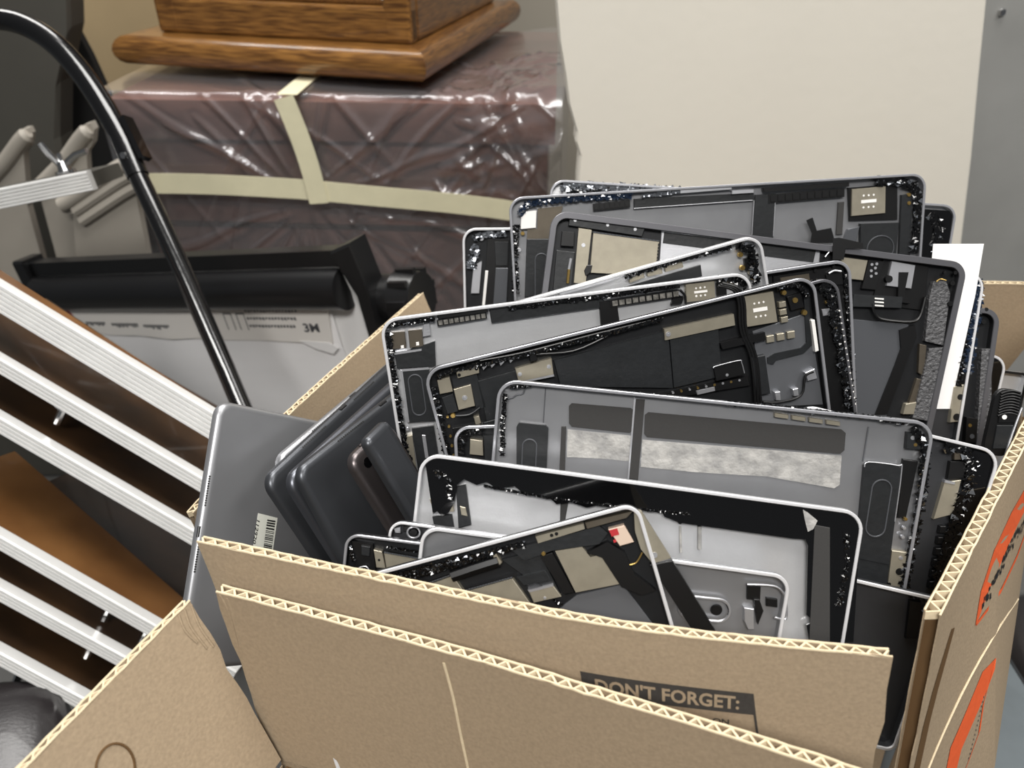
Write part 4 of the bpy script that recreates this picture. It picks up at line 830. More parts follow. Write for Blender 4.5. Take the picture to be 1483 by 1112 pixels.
# ---- grey moulded seat shells
for i, lab in enumerate(('leftmost grey plastic seat shell, cut by the picture edge', 'middle grey plastic seat shell with a rounded tip behind the wing nut', 'grey plastic seat shell nearest the black handle, with ribbed lip')):
    p = [Vector(q) for q in PT['shell%d' % i]]
    root = empty('seat_shell', (p[-1].x, p[-1].y, 0)); tag(root, lab, 'seat shell', 'grey plastic seat shells')
    base = root.location
    low = [q for q in p]
    nl = (5, 4, 5)[i]
    body = low[:-2] + [V(low[-2].x - .04, low[-2].y, .04), V(low[-1].x, low[-1].y, .04)] if i < 2 else low[:7] + [V(low[7].x - .04, low[7].y, .04), V(low[8].x, low[8].y, .04)] + low[8:]
    mb = MB()
    loops = [[q - base + V(0, .018, 0) for q in body], [q - base for q in body]]
    n = Vector((0, 0, 0))
    for a in range(len(body)): n += body[a].cross(body[(a + 1) % len(body)])
    if n.y > 0: loops = loops[::-1]
    mb.loft(loops); mb.build('shell_body', 'shell', root)
    mb = MB(); mb.tube([q - base + V(.004, -.002, -.010) for q in p[:nl]], .013, 10, sub=4); e_ = p[nl - 1] - base + V(.004, -.002, -.010); mb.cyl(e_, e_ + V(.006, 0, .004), .013, .008, 10)
    if i == 2:
        for k in (1, 2): mb.tube([q - base + V(.006 * k + .004, -.004, -.010 - .018 * k) for q in p[1:5]], .010, 8, sub=4)
    mb.build('lip', 'shell', root, smooth=True)

# ---- crate wrapped in film, with masking tape, and the oak cabinet on it
CX, CY, CT = -.31, 1.36, .968
crate = empty('wrapped_crate', (CX, CY, 0), Matrix.Rotation(math.radians(-3), 3, 'Z'))
tag(crate, 'brown crate wrapped in clear plastic film and masking tape', 'crate')
HW, DP = .385, .66
mb = MB(); mb.box((0, DP / 2, CT / 2 - .03), (HW - .012, 0, 0), (0, DP / 2, 0), (0, 0, CT / 2 - .03)); mb.build('body', 'crate', crate)
mb = MB(); mb.box((0, DP / 2 - .008, CT - .033), (HW, 0, 0), (0, DP / 2 + .008, 0), (0, 0, .033)); mb.build('lid', 'crate', crate)
mb = MB(); mb.box((0, -.004, .74), (HW - .02, 0, 0), (0, .003, 0), (0, 0, .004)); mb.build('panel_seam', 'plank', crate)
rnd = random.Random(3)
CRE = [(rnd.uniform(0, 1), rnd.uniform(.35, 1.02), rnd.choice((-1, 1)) * rnd.uniform(.5, 1.35), rnd.uniform(.06, .30), rnd.uniform(.003, .007), rnd.uniform(.002, .006)) for _ in range(48)]
CRE += [(rnd.uniform(.72, 1), rnd.uniform(.78, 1.25), rnd.uniform(-1.5, 1.5), rnd.uniform(.02, .09), rnd.uniform(.004, .009), rnd.uniform(.004, .012)) for _ in range(60)]
def wob(x, z):
    d = .003 * math.sin(9 * x + 4 * z) * math.sin(7 * z)
    for cx, cz, a, ln, w, h in CRE:                      # sharp creases of the stretched film
        dx, dz = (x - cx) * .77, z - cz
        t = dx * math.cos(a) + dz * math.sin(a); n = -dx * math.sin(a) + dz * math.cos(a) + .25 * t * t
        if abs(t) < ln and abs(n) < w * 3: d += h * math.exp(-(n / w) ** 2) * (1 - (t / ln) ** 2)
    return d
NU, NV = 330, 270
prof = []                                  # film runs up the front, over the top
for j in range(NV + 1):
    t = j / NV
    if t < .72: prof.append((-.020, .18 + (CT + .012 - .18) * t / .72, 0))
    else: prof.append((-.020 + .55 * (t - .72) / .28, CT + .012, 1))
vs_, fs = [], []
for j, (y, z, top) in enumerate(prof):
    for i in range(NU + 1):
        s = i / NU; x = (-HW - .012) + (2 * HW + .035) * s
        d = wob(s, z + (y + .02 if top else 0))
        bulge = .035 * math.exp(-((s - .97) / .10) ** 2 - ((z - .93) / .10) ** 2)
        # gathered folds fanning from the crossing of the tapes
        if not top:
            ang = math.atan2(z - .80, (s - .42) * .77); dist = math.hypot(z - .80, (s - .42) * .77)
            d += .0075 * max(0, math.sin(ang * 17 + 2 * math.sin(ang * 3))) ** 6 * min(1, dist / .12) * math.exp(-dist * 2.0)
            sideback = .12 * max(0, (s - .985) / .015)
            vs_.append((x, y - .006 - abs(d) - bulge + sideback, z + .004 * math.sin(30 * s)))
        else: vs_.append((x, y, z + .002 + abs(d) * .6 + bulge * .6))
for j in range(NV):
    for i in range(NU):
        a = j * (NU + 1) + i; fs.append((a, a + 1, a + NU + 2, a + NU + 1))
me = bpy.data.meshes.new('plastic_film'); me.from_pydata(vs_, [], fs); link('plastic_film', me, 'film', crate, True)
def tape(name, pts, w):
    mb = MB(); vs_ = []
    n = len(pts)
    for k, (x, y, z) in enumerate(pts):
        a = pts[max(k - 1, 0)]; b = pts[min(k + 1, n - 1)]
        dx, dz = b[0] - a[0], b[2] - a[2]; L = math.hypot(dx, dz) or 1; nx, nz = -dz / L * w / 2, dx / L * w / 2
        vs_ += [(x + nx, y, z + nz), (x - nx, y, z - nz), (x + nx, y + .0012, z + nz), (x - nx, y + .0012, z - nz)]
    fs = []
    for k in range(n - 1):
        b = 4 * k; fs += [(b, b + 1, b + 5, b + 4), (b + 2, b + 6, b + 7, b + 3), (b, b + 4, b + 6, b + 2), (b + 1, b + 3, b + 7, b + 5)]
    fs += [(0, 2, 3, 1), (4 * n - 4, 4 * n - 3, 4 * n - 1, 4 * n - 2)]
    mb.add(vs_, fs); return mb.build(name, 'tape', crate)
tape('masking_tape', [(-.385 + .77 * s, -.053, .832 - .004 * s - (.09 * max(0, s - .42) ** 1.3) + .003 * math.sin(9 * s)) for s in [i / 24 for i in range(25)]], .036)
tape('masking_tape', [(-.062 + .033 * s + .006 * math.sin(3 * s), -.056, .984 - .18 * s) for s in [i / 10 for i in range(11)]], .034)
mb = MB(); mb.box((-.058, .03, .987), (.017, 0, 0), (0, .078, .0), (0, 0, .0006)); mb.build('masking_tape', 'tape', crate)

ROTC = Matrix.Rotation(math.radians(-14.6), 3, 'Z')
cab = empty('oak_cabinet', (-.158, 1.375, .9945), ROTC)
tag(cab, 'varnished oak display cabinet with glazed door on the wrapped crate', 'cabinet')
PWd, PDp, PH = .562, .60, .050
def bullnose(L0, L1, along, fixed, outward, h, name, m, mit0=0, mit1=0):
    """moulding with rounded nose; along 'x' or 'y'"""
    mb = MB(); prof = [(0, 0)] + [(.022 * math.sin(a), h / 2 - h / 2 * math.cos(a)) for a in [math.pi * i / 8 for i in range(9)]] + [(0, h), (-.05, h), (-.05, 0)]
    prof = prof[1:]
    loops = []
    for L, mi_ in ((L0, mit0), (L1, mit1)):
        lp = []
        for d, z in prof:
            s = L + mi_ * d
            lp.append((s, fixed + outward * d, z) if along == 'x' else (fixed + outward * d, s, z))
        loops.append(lp)
    mb.loft(loops)
    o = mb.build(name, m, cab, smooth=True)
    bm = bmesh.new(); bm.from_mesh(o.data); bmesh.ops.recalc_face_normals(bm, faces=bm.faces); bm.to_mesh(o.data); bm.free()
    return o
bullnose(-PWd, 0, 'x', 0, -1, PH, 'plinth_moulding', 'oak', -1, 1)
bullnose(0, PDp, 'y', 0, 1, PH, 'plinth_moulding', 'oak_side', -1, 1)
bullnose(0, PDp, 'y', -PWd, -1, PH, 'plinth_moulding', 'oak_side', -1, 1)
mb = MB(); mb.box((-PWd / 2, PDp / 2, PH / 2), (PWd / 2 - .001, 0, 0), (0, PDp / 2, 0), (0, 0, PH / 2 - .002)); mb.build('plinth', 'oak', cab)
def rail(name, lo, hi, m, ch=.006):
    mb = MB(); c = [(a + b) / 2 for a, b in zip(lo, hi)]; h = [(b - a) / 2 for a, b in zip(lo, hi)]
    mb.box(c, (h[0], 0, 0), (0, h[1], 0), (0, 0, h[2])); o = mb.build(name, m, cab)
    md = o.modifiers.new('bevel', 'BEVEL'); md.width = ch; md.segments = 2; return o
B0, B1, BZ = -PWd + .045, -.022, PH          # body left / right
rail('bottom_rail', (B0, .035, BZ), (B1, .065, BZ + .058), 'oak')
rail('stile', (B0, .0345, BZ + .001), (B0 + .045, .067, BZ + .6), 'oak')
rail('stile', (B1 - .05, .0345, BZ + .001), (B1, .067, BZ + .6), 'oak')
rail('glass_bead', (B0 + .045, .045, BZ + .058), (B1 - .05, .06, BZ + .070), 'oak_side', .004)
mb = MB(); mb.box(((B0 + B1) / 2, .058, BZ + .33), ((B1 - B0) / 2 - .04, 0, 0), (0, .002, 0), (0, 0, .275)); mb.build('glass_pane', 'cabinet_glass', cab)
rail('side_rail', (B1 - .02, .066, BZ), (B1 - .001, PDp - .04, BZ + .075), 'oak_side')
rail('side_stile', (B1 - .02, .0665, BZ + .001), (B1 - .0005, .115, BZ + .6), 'oak_side')
rail('side_panel', (B1 - .016, .08, BZ + .002), (B1 - .008, PDp - .04, BZ + .6), 'oak_side', .002)
rail('side_panel', (B0, .066, BZ), (B0 + .018, PDp - .04, BZ + .6), 'oak_side', .002)
rail('back_panel', (B0, PDp - .06, BZ), (B1 - .02, PDp - .04, BZ + .6), 'oak', .002)
rail('top_board', (B0, .034, BZ + .6), (B1, PDp - .04, BZ + .625), 'oak', .004)

# ---- flip chart
co, cx_, cy_ = PT['chart']
chart = empty('flip_chart', Vector(co), frame(cx_, cy_))
tag(chart, 'white flip chart pad clamped under a black bar', 'flip chart')
def cpart(name, poly, z0, z1, m, ch=0, parent=chart):
    mb = MB(); mb.prism([(x / 1000, y / 1000) for x, y in poly], z0 / 1000, z1 / 1000, ch=ch / 1000); return mb.build(name, m, parent)
cpart('backing_board', [(-30, -20), (640, -20), (650, -60), (650, -720), (-30, -720)], -16, -4, 'paper', 1)
cpart('top_bar', rrect(690, 34, 14, 0), -18, 6, 'black_plastic', 5).location = (-.03, -.001, 0)
mb = MB(); mb.cyl((-.02, -.056, .004), (.630, -.056, .004), .030, n=24); mb.build('clamp_roller', 'black_plastic', chart, smooth=True)
cpart('clamp_edge', [(-20, -24), (640, -24), (655, -90), (645, -90), (632, -31), (-20, -31)], 0, 6, 'extrusion')
cpart('side_arm', [(628, 0), (662, 10), (672, -60), (668, -200), (700, -700), (672, -700), (652, -200), (652, -60)], -26, 14, 'black_plastic', 3)
cpart('side_arm', [(-48, 5), (-22, 5), (-22, -720), (-48, -720)], -26, 14, 'black_plastic', 3)
mb = MB(); mb.cyl((.655, -.085, -.03), (.69, -.085, -.03), .034, n=24); mb.cyl((.69, -.085, -.03), (.725, -.085, -.03), .040, .036, n=24); mb.build('clamp_knob', 'black_plastic', chart, smooth=True)
mb = MB()
for k in range(9):
    a = 2 * math.pi * k / 9; mb.box((.708, -.085 + .039 * math.cos(a), -.03 + .039 * math.sin(a)), (.014, 0, 0), (0, .004, 0), (0, 0, .004))
mb.build('knob_grip', 'black_plastic', chart)
mb = MB(); vs_ = []; fs = []
for j in range(13):
    for i in range(15):
        vs_.append(((-10 + 600 * i / 14) / 1000, (-82 - 620 * j / 12) / 1000, .0015 + .0018 * math.sin(i * .7 + j * .9) + .0015 * math.sin(j * 1.9)))
for j in range(12):
    for i in range(14): a = j * 15 + i; fs.append((a, a + 15, a + 16, a + 1))
mb.add(vs_, fs); mb.build('paper_sheet', 'pad_paper', chart, smooth=True)
hp = [(-14, -82), (590, -80), (577, -143), (520, -139), (440, -137), (360, -138), (300, -136), (250, -139), (180, -133), (110, -134), (60, -130), (0, -131)]
hdr = cpart('header_strip', hp, 4, 6.2, 'pad_header')
cpart('red_mark', [(8, -88), (30, -88), (36, -98), (14, -98)], 6, 6.6, 'red', 0, hdr)
r2 = random.Random(9)
mb = MB()
x = 14
for w in (34, 12, 50, 14, 66, 10, 60):                                  # blurred print of the header
    if w > 20:
        for k in range(int(w / 5)):
            hgt = r2.uniform(4, 9); y = -107 - .03 * x
            mb.prism([((x + k * 5) / 1000, y / 1000), ((x + k * 5 + 3.6) / 1000, y / 1000), ((x + k * 5 + 3.6) / 1000, (y - hgt) / 1000), ((x + k * 5) / 1000, (y - hgt) / 1000)], .006, .0065)
    x += w
for row in range(3):
    for k in range(17 - row):
        xx = 432 + k * 6; y = -86 - row * 12.5; mb.prism([(xx / 1000, y / 1000), ((xx + 4) / 1000, y / 1000), ((xx + 4) / 1000, (y - r2.uniform(3, 5.5)) / 1000), (xx / 1000, (y - 4) / 1000)], .006, .0065)
for xx in (386, 412):
    mb.prism([(xx / 1000, -.092), ((xx + 16) / 1000, -.092), ((xx + 16) / 1000, -.094), (xx / 1000, -.094)], .006, .0065)
    mb.prism([(xx / 1000, -.092), ((xx + 1.5) / 1000, -.092), ((xx + 1.5) / 1000, -.120), (xx / 1000, -.120)], .006, .0065)
    mb.prism([((xx + 15) / 1000, -.092), ((xx + 16.5) / 1000, -.092), ((xx + 16.5) / 1000, -.120), ((xx + 15) / 1000, -.120)], .006, .0065)
tag(mb.build('header_print', 'dim', hdr), kind='stuff')
tv, tf = text_mesh('3M', bold=.03)
mb = MB(); mb.add([((535 + 28 * a) / 1000, (-122 + 14 * b) / 1000, .0066) for a, b in tv], tf); tag(mb.build('header_print', 'dim', hdr), kind='stuff')
cpart('torn_corner', [(520, -136), (572, -138), (588, -146), (575, -156), (545, -148)], 6.3, 7.3, 'paper', 0, hdr)

# ---- black bent tube handle of a hand truck
tp = [Vector(p) for p in PT['tube']]
hb = Vector((tp[-1].x, tp[-1].y - .02, 0))
ht = empty('hand_truck', hb); tag(ht, 'glossy black bent tube handle rising in front of the flip chart', 'hand truck')
down = [q - hb for q in tp] + [Vector((0.0, .0, .35)), Vector((0, 0, .02))]
mb = MB(); mb.tube([q - hb for q in tp[:8]], .0134, 16, sub=5); mb.build('handle_bend', 'black_paint', ht, smooth=True)
mb = MB(); mb.tube([q - hb for q in tp[6:]] + [Vector((.0, .0, .45)), Vector((0, 0, .0))], .0116, 16, sub=3); mb.build('upright', 'black_paint', ht, smooth=True)
mb = MB(); c = tp[6] - hb; d = (tp[7] - tp[5]).normalized(); sd = Vector((.8, .1, .55)).normalized()
mb.box(c + Vector((.017, .0, .004)), d * .028, d.cross(sd).normalized() * .009, sd * .0035); mb.build('joint_plate', 'black_paint', ht)
mb = MB(); mb.cyl(c + d * .015 + Vector((.002, -.012, 0)), c + d * .015 + Vector((.001, -.018, .002)), .004, n=10); mb.build('bolt', 'chrome', ht)

# ---- planks with ribbed aluminium edges
def plank(key, th, depth_l, depth_r, light, label, bolts=(), top=.22, m=None):
    a, b = [Vector(p) for p in PT[key]]
    ax = (b - a).normalized(); fwv = Vector((0, .829, -.559)); upv = Vector((0, .559, .829))
    dv = (fwv + upv * top); dv = (dv - ax * dv.dot(ax)).normalized(); e = ax.cross(dv).normalized()
    if e.z < 0: e = -e
    R = Matrix((ax, dv, e)).transposed(); L = (b - a).length
    root = empty('trimmed_plank', a, R); tag(root, label, 'plank', 'planks with ribbed aluminium edges')
    mb = MB(); n = 4 if th < .02 else 6; prof = []
    for k in range(n):                                   # ribs facing the viewer
        z = -th / 2 + th * k / n; w = th / n
        prof += [(0.0, z), (-.0022, z + w * .18), (-.0022, z + w * .72), (0, z + w * .9)]
    prof += [(0, th / 2), (.012, th / 2), (.012, -th / 2)]
    mb.loft([[(0, y, z) for y, z in prof], [(L, y, z) for y, z in prof]]); o = mb.build('edge_trim', 'extrusion', root)
    bm = bmesh.new(); bm.from_mesh(o.data); bmesh.ops.recalc_face_normals(bm, faces=bm.faces); bm.to_mesh(o.data); bm.free()
    mb = MB(); t2 = th * .38
    LB = L - (.075 if key in ('b2', 'b3') else 0)
    v = [(0, .012, -t2), (LB, .012, -t2), (LB, .012 + depth_r, -t2), (0, .012 + depth_l, -t2)]
    v += [(x, y, t2) for x, y, z in v]
    mb.add(v, [(3, 2, 1, 0), (4, 5, 6, 7), (0, 1, 5, 4), (1, 2, 6, 5), (2, 3, 7, 6), (3, 0, 4, 7)]); mb.build('board', m or ('plank_light' if light else 'plank'), root)
    for s in bolts:
        mb = MB(); x = s * L; q = Vector((x, .022, -th / 2 + .002))
        mb.cyl(q, q + V(0, 0, -.003), .0135, n=14); mb.cyl(q + V(0, 0, -.003), q + V(0, 0, -.012), .009, n=6); mb.cyl(q + V(0, 0, -.012), q + V(0, 0, -.030), .0048, n=10)
        mb.build('bolt', 'chrome', root)
    return root
plank('b1', .0277, .034, .002, True, 'topmost sloping plank with wide double ribbed aluminium edge', (), .18)
plank('b2', .0150, .19, .15, False, 'second sloping aluminium-edged plank from the top, dark brown', (.42,))
plank('b3', .0165, .30, .30, False, 'third sloping aluminium-edged plank, ending at the box corner')
plank('b4', .0145, .135, .02, True, 'fourth sloping plank, orange-brown with a plain bright edge', (.60, .72))
plank('b5', .0140, .30, .30, False, 'fifth sloping plank, the last but one at the lower left', (.64,))
plank('b6', .0145, .20, .06, False, 'lowest sloping aluminium-edged plank, above the black cushion', (.70, .5))
pk = plank('b0', .0245, .09, .09, False, 'short ribbed-edge plank with a wing nut at the upper left', (), .45, 'shell_dark')
mb = MB(); q = V(.205, .04, .010)
mb.cyl(q, q + V(0, 0, .006), .013, n=16); mb.cyl(q + V(0, 0, .006), q + V(0, 0, .018), .0085, .006, n=14); mb.tube([q + V(-.004, 0, .014), q + V(-.012, 0, .030), q + V(-.017, 0, .044)], .0042, 8); mb.tube([q + V(.004, 0, .014), q + V(.020, 0, .022), q + V(.036, 0, .024)], .0042, 8); mb.cyl(q + V(0, 0, .018), q + V(0, 0, .028), .003, n=8)
mb.build('wing_nut', 'chrome', pk, smooth=True)

# ---- table under the boxes, cushions beside them
tb = empty('work_table', (.185, .42, 0)); tag(tb, 'blue-grey laminate table under the cardboard boxes', 'table')
mb = MB(); mb.box((0, 0, .483), (.42, 0, 0), (0, .42, 0), (0, 0, .015)); mb.build('table_top', 'laminate', tb)
mb = MB(); mb.box((-.36, 0, .4985), (.012, .0, 0), (0, .42, 0), (0, 0, .0008)); mb.build('seam', 'laminate_edge', tb)
mb = MB()
for c, hx, hy in (((0, -.421, .483), .422, .002), ((0, .421, .483), .422, .002), ((-.421, 0, .483), .002, .42), ((.421, 0, .483), .002, .42)): mb.box(c, (hx, 0, 0), (0, hy, 0), (0, 0, .0155))
mb.build('edge_band', 'laminate_edge', tb)
for sx in (-.38, .38):
    for sy in (-.38, .38):
        mb = MB(); mb.cyl((sx, sy, 0), (sx, sy, .468), .016, n=12); mb.build('leg', 'black_paint', tb, smooth=True)
def cushion(loc, size, rz, label):
    root = empty('padded_seat', (loc[0], loc[1], 0), Matrix.Rotation(rz, 3, 'Z')); tag(root, label, 'padded seat')
    bm = bmesh.new(); bmesh.ops.create_cube(bm, size=2)
    bmesh.ops.subdivide_edges(bm, edges=bm.edges, cuts=8, use_grid_fill=True)
    for v in bm.verts:
        x, y, z = v.co; n = (abs(x) ** 4 + abs(y) ** 4 + abs(z) ** 4) ** .25; v.co = Vector((x / n * size[0], y / n * size[1], z / n * size[2] + loc[2]))
    me = bpy.data.meshes.new('cushion'); bm.to_mesh(me); bm.free(); link('cushion', me, 'vinyl', root, True)
    mb = MB(); mb.box((0, 0, loc[2] - size[2] - .008), (size[0] * .8, 0, 0), (0, size[1] * .8, 0), (0, 0, .008)); mb.build('seat_board', 'black_paint', root)
    for sx in (-1, 1):
        for sy in (-1, 1):
            mb = MB(); mb.cyl((sx * size[0] * .7, sy * size[1] * .7, 0), (sx * size[0] * .7, sy * size[1] * .7, loc[2] - size[2] - .014), .012, n=10); mb.build('leg', 'chrome', root, smooth=True)
cushion((-.575, .335, .562), (.16, .15, .045), .3, 'black vinyl padded seat at the lower left corner below the planks')
cushion((.86, .62, .36), (.17, .16, .05), -.2, 'black vinyl padded seat at the right behind the open box')

# ------------------------------------------------------------------ cardboard boxes
def poly_at(pts, s):
    d = [0]
    for i in range(len(pts) - 1): d.append(d[-1] + (pts[i + 1] - pts[i]).length)
    t = s * d[-1]
    for i in range(len(pts) - 1):
        if t <= d[i + 1] or i == len(pts) - 2:
            k = (t - d[i]) / (d[i + 1] - d[i]); return pts[i].lerp(pts[i + 1], k)
def smooth_poly(pts, n=40):
    P = [Vector(p) for p in pts]
    if len(P) == 2: return P
    out = []
    for i in range(len(P) - 1):
        p0 = P[max(i - 1, 0)]; p1 = P[i]; p2 = P[i + 1]; p3 = P[min(i + 2, len(P) - 1)]
        for k in range(8):
            t = k / 8; out.append(0.5 * ((2 * p1) + (p2 - p0) * t + (2 * p0 - 5 * p1 + 4 * p2 - p3) * t * t + (3 * p1 - p0 - 3 * p2 + p3) * t ** 3))
    return out + [P[-1]]
class Panel:
    def __init__(self, top, bot, side, thick=.0062):
        """side=+1: viewer side normal is +; panel spans from the top polyline to the bottom one"""
        self.t = smooth_poly(top); self.b = smooth_poly(bot); self.side = side; self.th = thick
    def P(self, s, v): return poly_at(self.t, s).lerp(poly_at(self.b, s), v)
    def N(self, s, v):
        e = .004; a = self.P(min(s + e, 1), v) - self.P(max(s - e, 0), v); b = self.P(s, max(v - e, 0)) - self.P(s, min(v + e, 1))
        return a.cross(b).normalized() * self.side
    def S(self, s, v, off): return self.P(s, v) + self.N(s, v) * off
    def build(self, name, parent, flute_edges=('top',), pitch=.0075, ns=40, nv=10, jag=0, seed=1, m='cardboard'):
        rn = random.Random(seed)
        H = (self.P(.5, 0) - self.P(.5, 1)).length; L = (self.P(1, 0) - self.P(0, 0)).length
        mb = MB(); lt = .0006; th = self.th
        def sheet(o0, o1, mi, s0=0, s1=1, v0=0, v1=1, rough=0):
            loops = []; N_, M_ = ns, nv; A = []; B = []
            for j in range(M_ + 1):
                for i in range(N_ + 1):
                    s = s0 + (s1 - s0) * i / N_; v = v0 + (v1 - v0) * j / M_
                    if rough and i in (0, N_): s += rn.uniform(-1, 1) * rough / L * (1 if 0 < j else 0)
                    if rough and j == 0: v += rn.uniform(-.4, .4) * rough / H
                    n = self.N(min(max(s, 0), 1), min(max(v, 0), 1)); p = self.P(min(max(s, -.02), 1.02), min(max(v, -.02), 1.02))
                    A.append(p + n * o0); B.append(p + n * o1)
            n = len(A); fs = []; W = N_ + 1
            for j in range(M_):
                for i in range(N_):
                    a = j * W + i; q = (a, a + 1, a + 1 + W, a + W)
                    fs.append(q if self.side < 0 else q[::-1]); fs.append(tuple(x + n for x in (q[::-1] if self.side < 0 else q)))
            bd = [(i, i + 1) for i in range(N_)] + [(M_ * W + i + 1, M_ * W + i) for i in range(N_)] + [((j + 1) * W, j * W) for j in range(M_)] + [(j * W + N_, (j + 1) * W + N_) for j in range(M_)]
            for a, b in bd: fs.append((a, b, b + n, a + n) if self.side > 0 else (a, a + n, b + n, b))
            mb.add(A + B, fs, mi)
        sheet(th / 2 - lt, th / 2, 0, rough=jag); sheet(-th / 2, -th / 2 + lt, 0, rough=jag)
        k = .0035
        sheet(-th / 2 + lt, th / 2 - lt, 1, k / L, 1 - k / L, k / H, 1)
        part = mb.build(name, [m, 'core'], parent)
        fl = MB()                                          # corrugation seen in the cut edge
        if 'top' in flute_edges:
            n = int(L / pitch); amp = th / 2 - lt; A = []
            for i in range(2 * n + 1):
                s = i / (2 * n); p = self.P(s, 0); nn = self.N(s, 0); dn = (self.P(s, 1) - p).normalized(); al = (self.P(min(s + .01, 1), 0) - self.P(max(s - .01, 0), 0)).normalized()
                o_ = amp if i % 2 else -amp; o_ *= rn.uniform(.9, 1.0)
                A.append((p + nn * o_ - al * .0003, dn, al))
            w = .0005
            for i in range(2 * n):
                p, dn, al = A[i]; q, dn2, al2 = A[i + 1]; dep = .0045
                side = (q - p).cross(dn).normalized() * w
                a = [p - side, q - side, q + side, p + side]; b = [x + dn * dep for x in a]
                fl.add(a + b, [(0, 1, 2, 3), (7, 6, 5, 4), (0, 4, 5, 1), (1, 5, 6, 2), (2, 6, 7, 3), (3, 7, 4, 0)])
            for sg in (-1, 1):                             # pale cut edge of both liners
                pts = [self.S(i / 60, 0, sg * (amp + .0002)) for i in range(61)]
                fl.tube([p + Vector((0, 0, .0001)) + Vector((rn.uniform(-1, 1), rn.uniform(-1, 1), rn.uniform(-1, 1))) * .00022 for p in pts], .00062, 5)
            f = fl.build('fluting', 'liner_edge', part); tag(f, kind='stuff')
        return part
def patch(pn, name, uv, m, parent, off=.0004, sub=6):
    """flat print on a panel: polygon in panel (s,v) coordinates"""
    pts = []
    for i in range(len(uv)):
        a, b = uv[i], uv[(i + 1) % len(uv)]
        for k in range(sub): t = k / sub; pts.append((a[0] + (b[0] - a[0]) * t, a[1] + (b[1] - a[1]) * t))
    mb = MB(); o = pn.th / 2 + off; q = [pn.S(s, v, o) for s, v in pts]
    mb.add(q, [tuple(range(len(q)))]); return mb.build(name, m, parent)
def strip(pn, name, lo, hi, m, parent, off=.0004):
    """ribbon of print between two lists of (s,v) points"""
    mb = MB(); o = pn.th / 2 + off; n = len(lo); q = [pn.S(*p, o) for p in lo] + [pn.S(*p, o) for p in hi]
    mb.add(q, [(i, i + 1, n + i + 1, n + i) for i in range(n - 1)]); return mb.build(name, m, parent)

box1 = empty('cardboard_box', (.10, .42, .499)); tag(box1, 'open brown cardboard box filled with broken tablets', 'cardboard box')
class Rel:
    pass
def rel(pts, base): return [Vector(p) - Vector(base) for p in pts]
b1 = box1.location
P1t = PT['P1top']; P1b = [(x, y - .049, .82) for x, y, z in P1t]; P1b[0] = (P1b[0][0] + .050, P1b[0][1] - .012, .82)
pn1 = Panel(rel(P1t, b1), rel(P1b, b1), 1)
if pn1.N(.5, .5).y > 0: pn1.side = -1
f1 = pn1.build('front_flap', box1, ns=48, jag=.0016, seed=4)
LFt = PT['LFtop']; LFb = [(x + .02, y, .80) for x, y, z in LFt]; LFb[-1] = (LFb[-1][0] + .028, LFb[-1][1] - .03, .80)
pnl = Panel(rel(LFt, b1), rel(LFb, b1), 1)
if pnl.N(.5, .5).x < 0: pnl.side = -1
pnl.build('left_flap', box1, jag=.0015, seed=5)
BWt = [(.10, .700, .95), (.36, .703, .95), PT['BWtop'][0], (.565, .698, .95)]; BWb = [(x * .9, y - .01, .80) for x, y, z in BWt]
pnb = Panel(rel(BWt, b1), rel(BWb, b1), 1)
if pnb.N(.5, .5).y > 0: pnb.side = -1
pnb.build('back_flap', box1, seed=6)
RFt = [PT['RFtop'][0], PT['RFtop'][1], (.545, .642, .985)]; RFb = [(.21, .20, .80)] + PT['RFbot'] + [(.59, .705, .80)]
pnr = Panel(rel(RFt, b1), rel(RFb, b1), 1, thick=.0078); pnr.t = [Vector(p) - b1 for p in RFt]; pnr.b = [Vector(p) - b1 for p in RFb]
if pnr.N(.3, .3).x < 0: pnr.side = -1
fr = pnr.build('right_flap', box1, ns=60, nv=16, pitch=.0085, jag=.0012, seed=7)
# body walls and bottom
for nm, t, b in (('front_wall', [(-.105, .236, .82), (.205, .178, .82)], [(-.105, .233, .505), (.205, .176, .505)]),
                 ('left_wall', [(-.19, .37, .80), (-.06, .685, .80)], [(-.165, .37, .505), (-.055, .68, .505)]),
                 ('back_wall', [(-.06, .69, .80), (.56, .69, .80)], [(-.055, .685, .505), (.55, .685, .505)]),
                 ('right_wall', [(.215, .21, .80), (.32, .30, .80), (.50, .575, .80), (.565, .685, .80)], [(.215, .21, .505), (.50, .575, .505), (.555, .68, .505)])):
    Panel(rel(t, b1), rel(b, b1), 1).build(nm, box1, flute_edges=(), seed=8)
mb = MB(); mb.prism([(-.155 - b1.x, .25 - b1.y), (.205 - b1.x, .18 - b1.y), (.55 - b1.x, .68 - b1.y), (-.05 - b1.x, .68 - b1.y)], .001, .006); mb.build('bottom_panel', 'cardboard', box1)
# print on the front flap
strip(pn1, 'printed_band', [(.5855 + .2405 * i / 40, .157 - .004 * i / 40) for i in range(41)], [(.588 + .243 * i / 40, .226 - .005 * i / 40) for i in range(41)], 'print_grey', f1)
tv, tf = text_mesh("DON'T FORGET:", bold=.028, spacing=1.02)
mb = MB(); mb.add([pn1.S(.606 + .201 * a, .213 - .044 * b - .006 * a, pn1.th / 2 + .0009) for a, b in tv], tf); mb.build('lettering', 'cardboard', f1)
patch(pn1, 'printed_line', [(.8275, .221), (.831, .221), (.846, .40), (.843, .40)], 'print_grey', f1)
patch(pn1, 'printed_line', [(.588, .224), (.591, .224), (.60, .40), (.597, .40)], 'print_grey', f1)
tv, tf = text_mesh('ON', bold=.02)
mb = MB(); mb.add([pn1.S(.771 + .023 * a, .262 - .018 * b, pn1.th / 2 + .0006) for a, b in tv], tf); mb.build('lettering', 'print_grey', f1)
